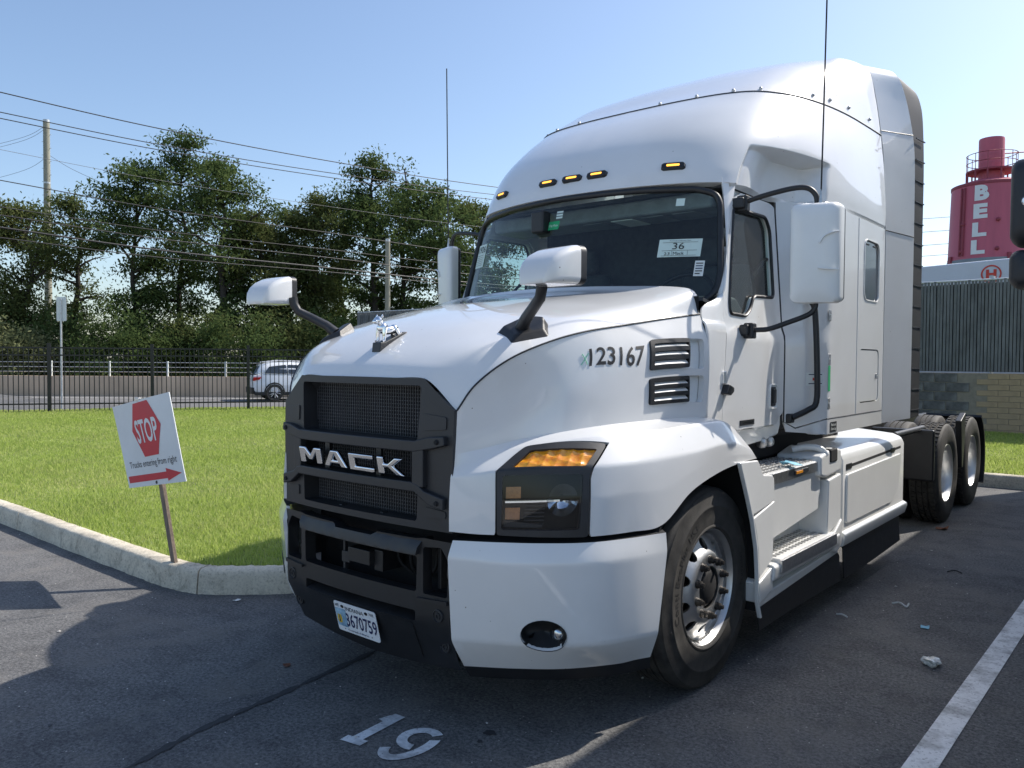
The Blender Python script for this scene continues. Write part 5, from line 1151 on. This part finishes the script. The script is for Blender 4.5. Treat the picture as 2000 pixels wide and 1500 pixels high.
mo('red_arrow', *sheetg([(.03,.055),(.03,.135),(.72,.135),(.72,.175),(.965,.10),(.72,.03),(.72,.06)][::-1], [], lambda u, v: sq(u, v, .0015), .05), 'signr', SG, smooth=0)
sp0, sp1 = np.array([-2.585,-.895,.12]), np.array([-2.965,-.905,1.36]); dv = sp1-sp0; dv /= np.linalg.norm(dv); sv = np.array([dv[2], 0, -dv[0]])
V = [tuple(p+sv*a+np.array([0,b,0])) for p in (sp0, sp1) for a, b in ((-.028,-.012),(.028,-.012),(.028,.016),(-.028,.016))]
mo('stake', *fixn(V, [(0,1,2,3),(4,5,6,7),(0,1,5,4),(1,2,6,5),(2,3,7,6),(3,0,4,7)]), 'wood', SG, bevel=.004)
lathe('screw', [(0,-.003),(.012,-.002),(.013,.002)], sq(.50, .03, .002), 'ink', SG, axis='y', n=10); box('clip', (-3.10,-3.04,-.945,-.92,1.325,1.352), 'steel', SG)
# =============================== REAR WALL, SLATTED FENCE ===============================
YW = 15.6
M['brick'] = mat('tan_brick', (.36,.27,.17), .9, var=.16, vscale=5, bump=.3, bscale=60); M['mortar'] = mat('mortar', (.24,.21,.17), .95, var=.15, vscale=12)
M['block'] = mat('dark_block', (.085,.085,.085), .9, var=.45, vscale=4, bump=.4, bscale=40, sub=(.15,.145,.14))
BW = thing('rear_wall', 'low wall behind the truck, dark blocks at left and tan bricks at right', 'wall', (0, YW, 0))
mo('wall_core', *bxg(-21, 9, YW+.012, YW+.28, -.2, 1.43), 'mortar', BW)
bm_ = mo('brick', *bxg(.004, .396, YW, YW+.05, .004, .114), 'brick', BW, bevel=.004); bm_.location = (-.24, 0, 0); first = True
for r_ in range(12):
    for k in range(9):
        x = -.24+k*.4-(.2 if r_ % 2 else 0)
        if x < -.25: x = -.24+.0; 
        if r_ % 2 and k == 0: continue
        o = bm_ if first else bm_.copy()
        if not first: COL.objects.link(o)
        first = False; o.location = (x, rng.uniform(-.003, .003), .0+r_*.119)
bb = mo('block', *bxg(.006, .44, YW-.004, YW+.05, .006, .196), 'block', BW, bevel=.006); first = True
for r_ in range(7):
    for k in range(6):
        x = -2.85+k*.45-(.22 if r_ % 2 else 0)
        if x > -.66: continue
        o = bb if first else bb.copy()
        if not first: COL.objects.link(o)
        first = False; o.location = (x, rng.uniform(-.006, .006), r_*.204)
M['slat'] = mat('grey_privacy_slat', (.125,.13,.135), .6, var=.45, vscale=5, stretch=(1,1,.25))
SLF = thing('slatted_fence', 'grey slatted chain link fence standing on the rear wall', 'fence', (0, YW+.15, 1.43))
sl_ = []
for x in np.arange(-21, 9, .066): sl_.append(bxg(x+.004, x+.055+.004*math.sin(x*40), YW+.14+.006*math.sin(x*57), YW+.152, 1.46, 3.42+.02*math.sin(x*9)))
mo('slats', *cat(*sl_), 'slat', SLF, kind='stuff')
mo('fence_dark_gap', *bxg(-21, 9, YW+.18, YW+.185, 1.46, 3.36), 'deep', SLF)
for x in np.arange(-21, 9.1, 3): mo('post', *tubeg([(x, YW+.2, 1.4), (x, YW+.2, 3.5)], .03, 8), 'galv', SLF)
tube('top_rail', [(-21, YW+.16, 3.43), (9, YW+.16, 3.43)], .022, 'galv', SLF, n=8)
# =============================== WHITE TRAILER, RED TOWER ===============================
M['tarp'] = mat('white_trailer_side', (.62,.65,.70), .5, var=.08, vscale=.6); M['red'] = mat('tower_red', (.55,.12,.17), .55, var=.10, vscale=.5, stretch=(3,3,.3)); M['redd'] = mat('tower_red_dark', (.30,.05,.075), .6, var=.15, vscale=1)
M['logo'] = mat('logo_red', (.60,.05,.03), .5, var=.05, vscale=4); M['tgrey'] = mat('tower_grey_base', (.25,.27,.29), .7, var=.15, vscale=1); M['tw'] = mat('tower_lettering_white', (.80,.80,.82), .6, var=.05, vscale=2)
TR = thing('white_trailer', 'white trailer top with a round red H mark behind the slatted fence', 'trailer', (-2, 21.2, 0))
mo('trailer_box', *fixn([(-12,21.2,.9),(3.0,21.2,.9),(3.0,23.7,.9),(-12,23.7,.9),(-12,21.2,4.05),(3.0,21.2,4.60),(3.0,23.7,4.60),(-12,23.7,4.05)], bxg(0,1,0,1,0,1)[1][:0]+[(0,1,2,3),(4,5,6,7),(0,1,5,4),(1,2,6,5),(2,3,7,6),(3,0,4,7)]), 'tarp', TR, bevel=.05)
def trp(px, py): q = FW+RT*(px-1000)/1542.2+UP*(750-py)/1542.2; t = (21.19-CAM[1])/q[1]; return CAM+q*t
hc = trp(1936, 535)
LG = mo('logo_ring', *sheetg(ell(0,0,.245,.245,32), [ell(0,0,.205,.205,32)], lambda u, v: (hc[0]+u, 21.185, hc[2]+v), .2), 'logo', TR, smooth=0)
text('logo_letter', 'H', lambda u, v, d: (hc[0]-.125+u, 21.185, hc[2]-.11+v), 'logo', LG, .25, .22, bold=.05)
for k in range(6): lathe('trailer_wheel', [(.3,-.12),(.48,-.1),(.48,.1),(.3,.12)], (-11.2+k*.0+(1.3 if k % 2 else 0)+ (12 if k > 3 else 0), 21.5+(k//2 % 2)*1.6, .48), 'rubber', TR, axis='y', n=20)
dT = 62
tc_ = wpt(1928, 706, dT); S_ = dT/1542.2
TW = thing('red_tower', 'tall red industrial silo with white BELL lettering and a stack on top', 'tower', (tc_[0], tc_[1], -.3))
zz = lambda py: wpt(1928, py, dT)[2]
Rb = 70*S_
lathe('silo_body', [(Rb*1.04,-.5),(Rb*1.04,zz(508)),(Rb*1.03,zz(506)),(Rb*.97,zz(372)),(Rb*.95,zz(366)),(Rb*.6,zz(358)),(0,zz(356))], (tc_[0], tc_[1], 0), 'red', TW, axis='z', n=48)
lathe('silo_skirt', [(Rb*1.05,-.4),(Rb*1.05,zz(512)),(Rb*1.042,zz(511))], (tc_[0], tc_[1], 0), 'tgrey', TW, axis='z', n=48)
lathe('silo_rim', [(Rb*.96,zz(366)),(Rb*.985,zz(367)),(Rb*.985,zz(372)),(Rb*.96,zz(373))], (tc_[0], tc_[1], 0), 'redd', TW, axis='z', n=48)
sk_ = wpt(1927, 706, dT); rs_ = 22*S_
lathe('stack', [(rs_,zz(360)),(rs_,zz(278)),(rs_*.97,zz(275)),(rs_*.85,zz(275)),(rs_*.85,zz(290))], (sk_[0], sk_[1], 0), 'red', TW, axis='z', n=32)
lathe('stack_platform', [(0,zz(337)),(44*S_,zz(337)),(44*S_,zz(340)),(0,zz(340))], (tc_[0], tc_[1], 0), 'redd', TW, axis='z', n=32)
for k in range(12):
    a = 2*math.pi*k/12; x, y = tc_[0]+43*S_*math.cos(a), tc_[1]+43*S_*math.sin(a)
    mo('platform_strut', *tubeg([(x, y, zz(362)), (x, y, zz(337))], 1.6*S_, 6), 'redd', TW); mo('railing_post', *tubeg([(x, y, zz(337)), (x, y, zz(306))], .7*S_, 5), 'redd', TW)
for py in (306, 322): lathe('railing', [(43*S_-.03,-.03),(43*S_+.03,0),(43*S_-.03,.03)], (tc_[0], tc_[1], zz(py)), 'redd', TW, axis='z', n=32)
tube('walkway_rail', [tuple(wpt(1960,300,dT)), tuple(wpt(2150,285,dT+3))], .06, 'redd', TW, n=5)
vd = np.array([CAM[0]-tc_[0], CAM[1]-tc_[1]]); vd /= np.linalg.norm(vd); va = math.atan2(vd[1], vd[0])
def cyl(px, py, k=1.012):
    u = (px-1928)/70; u = max(-.95, min(.95, u)); a = va+math.asin(u); rr = Rb*(1.03+( .97-1.03)*(506-py)/134)*k
    return (tc_[0]+rr*math.cos(a), tc_[1]+rr*math.sin(a), zz(py))
for ch, (x0, x1, y0, y1) in zip('BELL', ((1901,1925,401,376),(1900,1923,435,411),(1899,1922,469,446),(1898,1920,502,479))):
    text('tower_letter', ch, lambda u, v, d: cyl(x0+u*(x1-x0), y0+v*(y1-y0)), 'tw', TW, 1, 1, bold=.06)
for x, y in ((1884,445),(1940,441),(1882,497),(1939,495)): mo('port_flange', *blob(np.array(cyl(x, y, 1.02)), (.16,.16,.16), 0, 8), 'redd', TW)
for x0 in (1880,): mo('ladder_channel', *cat(*[tubeg([cyl(x0+dx, 375, 1.03), cyl(x0+dx, 505, 1.03)], .07, 5) for dx in (0, 5)]), 'redd', TW)
for x0, x1 in ((1864,1868),(1955,1960)): mo('base_gusset', *fixn([cyl(x0,503,1.0),cyl(x1,503,1.0),cyl(x1,526,1.0),cyl(x0,526,1.0),cyl(x0,503,1.06),cyl(x1,503,1.06),cyl(x1,526,1.06),cyl(x0,526,1.06)], [(0,1,2,3),(4,5,6,7),(0,1,5,4),(1,2,6,5),(2,3,7,6),(3,0,4,7)]), 'redd', TW)
# =============================== WHITE CAR ON THE ROAD ===============================
M['carw'] = mat('car_white', (.78,.79,.80), .3, coat=1, var=.02, vscale=2); M['carglass'] = mat('car_glass', (.03,.035,.04), .05, coat=1, crough=.02, var=.1, vscale=2); M['tail'] = mat('tail_red', (.45,.01,.02), .15, coat=1, var=.2, vscale=10)
cb = wpt(572, 785, 33.5); CA = thing('white_car', 'white crossover car driving past behind the black picket fence', 'car', (cb[0], cb[1], -.12))
cax = np.array([RT[0]*.89+FW[0]*.45, RT[1]*.89+FW[1]*.45]); cax /= np.linalg.norm(cax); cay = np.array([-cax[1], cax[0]])      # length axis, away axis
def cq(l, w_, z): q = np.array([cb[0], cb[1]])+cax*(l-.2)+cay*(w_+.9); return (q[0], q[1], z-.12)
def carloft(name, secs, m, parent, bevel=0):            # secs: (l, half width, z0, z1, top half width)
    rings = []
    for l, hw, z0, z1, tw in secs: rings.append([cq(l, w_, z) for w_, z in ((-hw*.94,z0),(-hw,z0+.08),(-hw,(z0+z1)/2),(-tw,z1-.03),(-tw*.9,z1),(tw*.9,z1),(tw,z1-.03),(hw,(z0+z1)/2),(hw,z0+.08),(hw*.94,z0))])
    return mo(name, *ringbox(rings), m, parent, smooth=45)
body = carloft('body', [(-1.42,.70,.50,.95,.66),(-1.36,.84,.40,1.08,.78),(-1.2,.90,.30,1.12,.84),(-.5,.92,.28,1.10,.86),(.8,.92,.28,1.08,.86),(1.7,.91,.28,1.02,.82),(2.6,.88,.30,.95,.74),(3.1,.80,.34,.86,.62),(3.25,.66,.40,.74,.5)], 'carw', CA)
cab = carloft('greenhouse', [(-1.30,.74,1.05,1.10,.70),(-1.05,.78,1.05,1.52,.62),(-.7,.80,1.05,1.62,.64),(.2,.81,1.05,1.65,.65),(.9,.81,1.03,1.60,.64),(1.4,.80,1.0,1.36,.66),(1.75,.80,1.0,1.04,.72)], 'carw', CA)
for nm, pl in (('side_window', [(-.95,1.16),(-.75,1.44),(-.05,1.52),(-.02,1.14)]), ('side_window', [(.04,1.14),(.02,1.52),(.62,1.50),(.98,1.32),(1.05,1.13)])):
    for s in (-1, 1): mo(nm, *fixn(*prg(rpoly(pl, .05), lambda l, z: cq(l, s*(.885-.28*(z-1.05)), z), lambda l, z: cq(l, s*(.72-.28*(z-1.05)), z))), 'carglass', cab, bevel=.005)
mo('rear_window', *fixn(*prg([(-.52,1.12),(.52,1.12),(.46,1.46),(-.46,1.46)], lambda w_, z: cq(-1.37+.68*(z-1.1)*.75, w_, z), lambda w_, z: cq(-1.2+.68*(z-1.1)*.75, w_, z))), 'carglass', cab, bevel=.01)
for s in (-1, 1):
    mo('tail_light', *fixn(*prg(rpoly([(-1.43,.84),(-1.40,1.0),(-1.08,1.0),(-1.15,.9)], .03), lambda l, z: cq(l, s*.91, z), lambda l, z: cq(l, s*.62, z))), 'tail', body, bevel=.01)
    for l in (-.55, 2.1):
        c = cq(l, s*.86, .35); A_ = np.array([cay[0]*s, cay[1]*s, 0])
        def wl_l(prof):
            V, F = [], []; n = 28
            for r_, h in prof:
                for k in range(n):
                    a = 2*math.pi*k/n; V.append((c[0]+cax[0]*r_*math.cos(a)+A_[0]*h, c[1]+cax[1]*r_*math.cos(a)+A_[1]*h, c[2]+r_*math.sin(a)))
            for i in range(len(prof)-1): F += [(i*n+k, i*n+(k+1) % n, (i+1)*n+(k+1) % n, (i+1)*n+k) for k in range(n)]
            return fixn(V, F)
        W = mo('wheel', *wl_l([(.24,-.16),(.33,-.14),(.35,-.08),(.35,.06),(.33,.09),(.24,.08)]), 'rubber', CA, smooth=50)
        mo('wheel_disc', *wl_l([(.24,.02),(.0,.03)]), 'deep', W)
        for k in range(5):
            for da in (-.16, .16):
                a = 2*math.pi*k/5; p = lambda r_, a_, h: (c[0]+cax[0]*r_*math.cos(a_)+A_[0]*h, c[1]+cax[1]*r_*math.cos(a_)+A_[1]*h, c[2]+r_*math.sin(a_))
                mo('spoke', *tubeg([p(.04, a+da, .06), p(.23, a+da*1.4, .07)], .02, 5), 'alu', W)
        mo('arch_cladding', *cat(*[tubeg([(c[0]+cax[0]*.40*math.cos(a)-A_[0]*0+A_[0]*.055, c[1]+cax[1]*.40*math.cos(a)+A_[1]*.055, c[2]+.40*math.sin(a)) for a in np.linspace(-.15, math.pi+.15, 14)], .035, 6)]), 'black', body)
    mo('sill_cladding', *fixn(*prg([(-1.35,.24),(3.0,.24),(3.0,.36),(-1.35,.38)], lambda l, z: cq(l, s*.935, z), lambda l, z: cq(l, s*.7, z))), 'black', body, bevel=.01)
    mo('roof_rail', *tubeg([cq(-.9, s*.62, 1.62), cq(-.2, s*.62, 1.70), cq(.8, s*.62, 1.66)], .02, 5), 'alu', cab)
mo('rear_bumper', *fixn(*prg([(-.8,.30),(.8,.30),(.84,.56),(-.84,.56)], lambda w_, z: cq(-1.47, w_, z), lambda w_, z: cq(-1.2, w_, z))), 'black', body, bevel=.03)
# =============================== NEIGHBOURING TRUCK (mostly outside the frame) ===============================
OFF = 3.92
NT = thing('box_truck', 'neighbouring box truck at the right edge, only its black mirrors in view', 'truck', (OFF, 0, 0))
keep = {'hood','fender','hood_side','bumper_corner','grille_surround','bumper_centre','door','cab_pillar','door_sill','front_wheel','drive_wheel','windscreen','cab_back_wall','cab_floor','wheel_well','headlight','frame_rail','engine_block','door_frame'}
sub = {'tyre','inner_tyre','rim','hub','bezel','lens','turn_signal','door_window','grille_backing','bumper_backing'}
for ch in list(T.children):
    if ch.name.split('.')[0] in keep:
        c = ch.copy(); COL.objects.link(c); c.parent = NT; c.matrix_parent_inverse = Matrix()
        for g in ch.children:
            if g.name.split('.')[0] in sub: d = g.copy(); COL.objects.link(d); d.parent = c
box('cab_roof', (OFF-1.0, OFF+1.0, .5, 1.55, 2.66, 2.80), 'paint', NT, bevel=.05); box('cargo_box', (OFF-1.26, OFF+1.26, 1.66, 10.9, 1.12, 4.06), 'paint', NT, bevel=.03); box('box_frame', (OFF-1.2, OFF+1.2, 1.7, 10.8, .95, 1.12), 'black', NT, bevel=.02); box('side_guard', (OFF-1.22, OFF+1.22, 1.7, 4.6, .35, .94), 'black', NT, bevel=.02)
SX = 1
M['mblack'] = mat('matt_black_housing', (.017,.018,.021), .5, var=.2, vscale=12, bump=.08, bscale=300)
def nb_shell(z0, z1, y0=.60):
    x1 = 2.585; x0 = 2.335; rings = []
    for y, k in ((y0,.50),(y0+.012,.72),(y0+.035,.88),(y0+.07,.97),(y0+.12,1.0),(y0+.19,1.0)):
        cx, cz = (x0+x1)/2, (z0+z1)/2; hw, hh = (x1-x0)/2*(.35+.65*k), (z1-z0)/2*(.35+.65*k); rings.append([(x, y, z) for x, z in rrect(cx-hw, cx+hw, cz-hh, cz+hh, .045*(.4+.6*k), 5)])
    return ringbox(rings)
a = mo('mirror_housing', *nb_shell(2.205, 2.61), 'mblack', NT, smooth=55); b_ = mo('convex_mirror_housing', *nb_shell(2.005, 2.185), 'mblack', NT, smooth=55)
lathe('marker_rim', [(.0,-.006),(.02,-.006),(.026,0),(.024,.006)], (2.415, .60, 2.40), 'chrome', a, axis='y', n=24).scale = (1, 1, 1)
mk = mo('amber_marker', *blob((2.415, .597, 2.40), (.017, .012, .036), 0, 10), 'amber', a, smooth=60); mo('marker_bezel', *blob((2.42, .602, 2.40), (.024, .010, .06), 0, 10), 'chrome', a, smooth=60)
tube('mirror_arm', [(2.46,.72,2.61),(2.50,.72,2.66),(2.65,.71,2.66),(2.95,.68,2.62)], .016, 'black', NT, sm=4); tube('mirror_arm', [(2.46,.72,2.01),(2.50,.72,1.93),(2.65,.69,1.86),(2.85,.65,1.84)], .016, 'black', NT, sm=4)
# =============================== LITTER ===============================
def g0(px, py): q = FW+RT*(px-1000)/1542.2+UP*(750-py)/1542.2; t = -CAM[2]/q[2]; return CAM+q*t
M['bag'] = mat('clear_plastic', (.62,.62,.58), .25, coat=.5, var=.2, vscale=40); M['strip'] = mat('white_plastic', (.75,.75,.73), .4, var=.05, vscale=20); M['bluep'] = mat('pale_blue_paper', (.20,.48,.62), .6, var=.1, vscale=30)
p = g0(1817, 1300); bm = bmesh.new(); bmesh.ops.create_icosphere(bm, subdivisions=3, radius=1); rs = np.random.default_rng(5); K_ = rs.normal(size=(6, 3))*4
V = []
for v in bm.verts:
    q = np.array(v.co); d = 1+.28*math.sin(K_[0]@q)+.22*math.sin(K_[1]@q*1.7)+.16*math.sin(K_[2]@q*2.6); V.append((p[0]+q[0]*.045*d, p[1]+q[1]*.042*d, .022+q[2]*.022*d))
F = [tuple(x.index for x in f.verts) for f in bm.faces]; bm.free(); tag(mo('plastic_bag', V, F, 'bag', smooth=0), 'crumpled clear plastic bag on the asphalt near the stall line', 'bag')
def strip(pts, r, m, name, label, cat_='litter'):
    return tag(tube(name, smoothpath([tuple(np.array(g0(*q))+[0,0,.006+z]) for q, z in pts], 5), r, m, n=5), label, cat_, 'litter on the asphalt')
strip([((1742,1180),.0),((1757,1182),.012),((1770,1188),.004),((1775,1184),.012)], .006, 'strip', 'plastic_strip', 'bent white plastic strip further right on the asphalt')
strip([((1634,1201),.0),((1645,1204),.008),((1655,1207),0)], .0055, 'strip', 'plastic_strip', 'short straight white plastic strip nearer the truck step')
strip([((1850,1118),.0),((1865,1118),.01),((1879,1121),0)], .005, 'ink', 'plastic_strip', 'thin black strip with white tip at upper right')
def scrap(px, py, s, m, name, label, z=.006, seed=1):
    c = g0(px, py) if z < .1 else None; rs = np.random.default_rng(seed)
    if c is None: q = FW+RT*(px-1000)/1542.2+UP*(750-py)/1542.2; c = CAM+q*((z-CAM[2])/q[2])
    V = [(c[0]+s*a+rs.normal()*s*.12, c[1]+s*b+rs.normal()*s*.12, z+abs(rs.normal())*s*.25) for a in (-1, 0, 1) for b in (-1, 0, 1)]
    F = [(i*3+j, (i+1)*3+j, (i+1)*3+j+1, i*3+j+1) for i in range(2) for j in range(2)]
    return tag(mo(name, V, F, m, solid=.002, smooth=0), label, 'litter', 'litter on the asphalt')
scrap(1806, 1227, .022, 'bluep', 'paper_scrap', 'pale blue paper scrap above the plastic bag', seed=3)
scrap(1545, 908, .05, 'bluep', 'paper_scrap', 'pale blue paper scrap lying on the upper step tread', z=1.035, seed=4)
scrap(463, 1174, .018, 'strip', 'paper_scrap', 'white scrap on the asphalt just below the kerb joint', seed=5)
M['leafbrown'] = mat('dry_leaf', (.16,.06,.03), .8, var=.3, vscale=30)
scrap(560, 1302, .018, 'leafbrown', 'dry_leaf', 'small brown dry leaf on the asphalt left of the licence plate', seed=6)
scrap(1840, 1034, .05, 'leafbrown', 'dry_leaf', 'brown dry leaves beside the front drive tyre', seed=7)
# stickers on the cab flank
def flank(name, y0, y1, z0, z1, m, parent=T): return mo(name, *gridg(lambda y, z: (xs(y, z)+.0025, y, z), y0, y1, 2, z0, z1, 2), m, parent)
flank('green_sticker', 1.505, 1.548, 1.465, 1.63, 'green')
B_ = flank('notice_sticker', 1.56, 1.69, 1.195, 1.262, 'ink'); 
text('notice_text', 'Electronic', lambda u, v, d: (1.244, 1.575+u, 1.235+v), 'paper', B_, .10, .018); text('notice_text', 'Driver Logs', lambda u, v, d: (1.244, 1.575+u, 1.208+v), 'paper', B_, .10, .018)
L_ = flank('white_sticker', 1.36, 1.475, 1.50, 1.585, 'paper'); mo('sticker_dot', *gridg(lambda y, z: (xs(y, z)+.004, y, z), 1.40, 1.42, 1, 1.535, 1.552, 1), 'logo', L_)
for z in (1.512, 1.57): mo('sticker_line', *gridg(lambda y, zq: (xs(y, zq)+.004, y, zq), 1.375, 1.46, 2, z, z+.006, 1), 'inkb', L_)
text('badge_text', 'ANTHEM', lambda u, v, d: (1.0515, .635+u, 1.291+v), 'chrome', T, .14, .016)
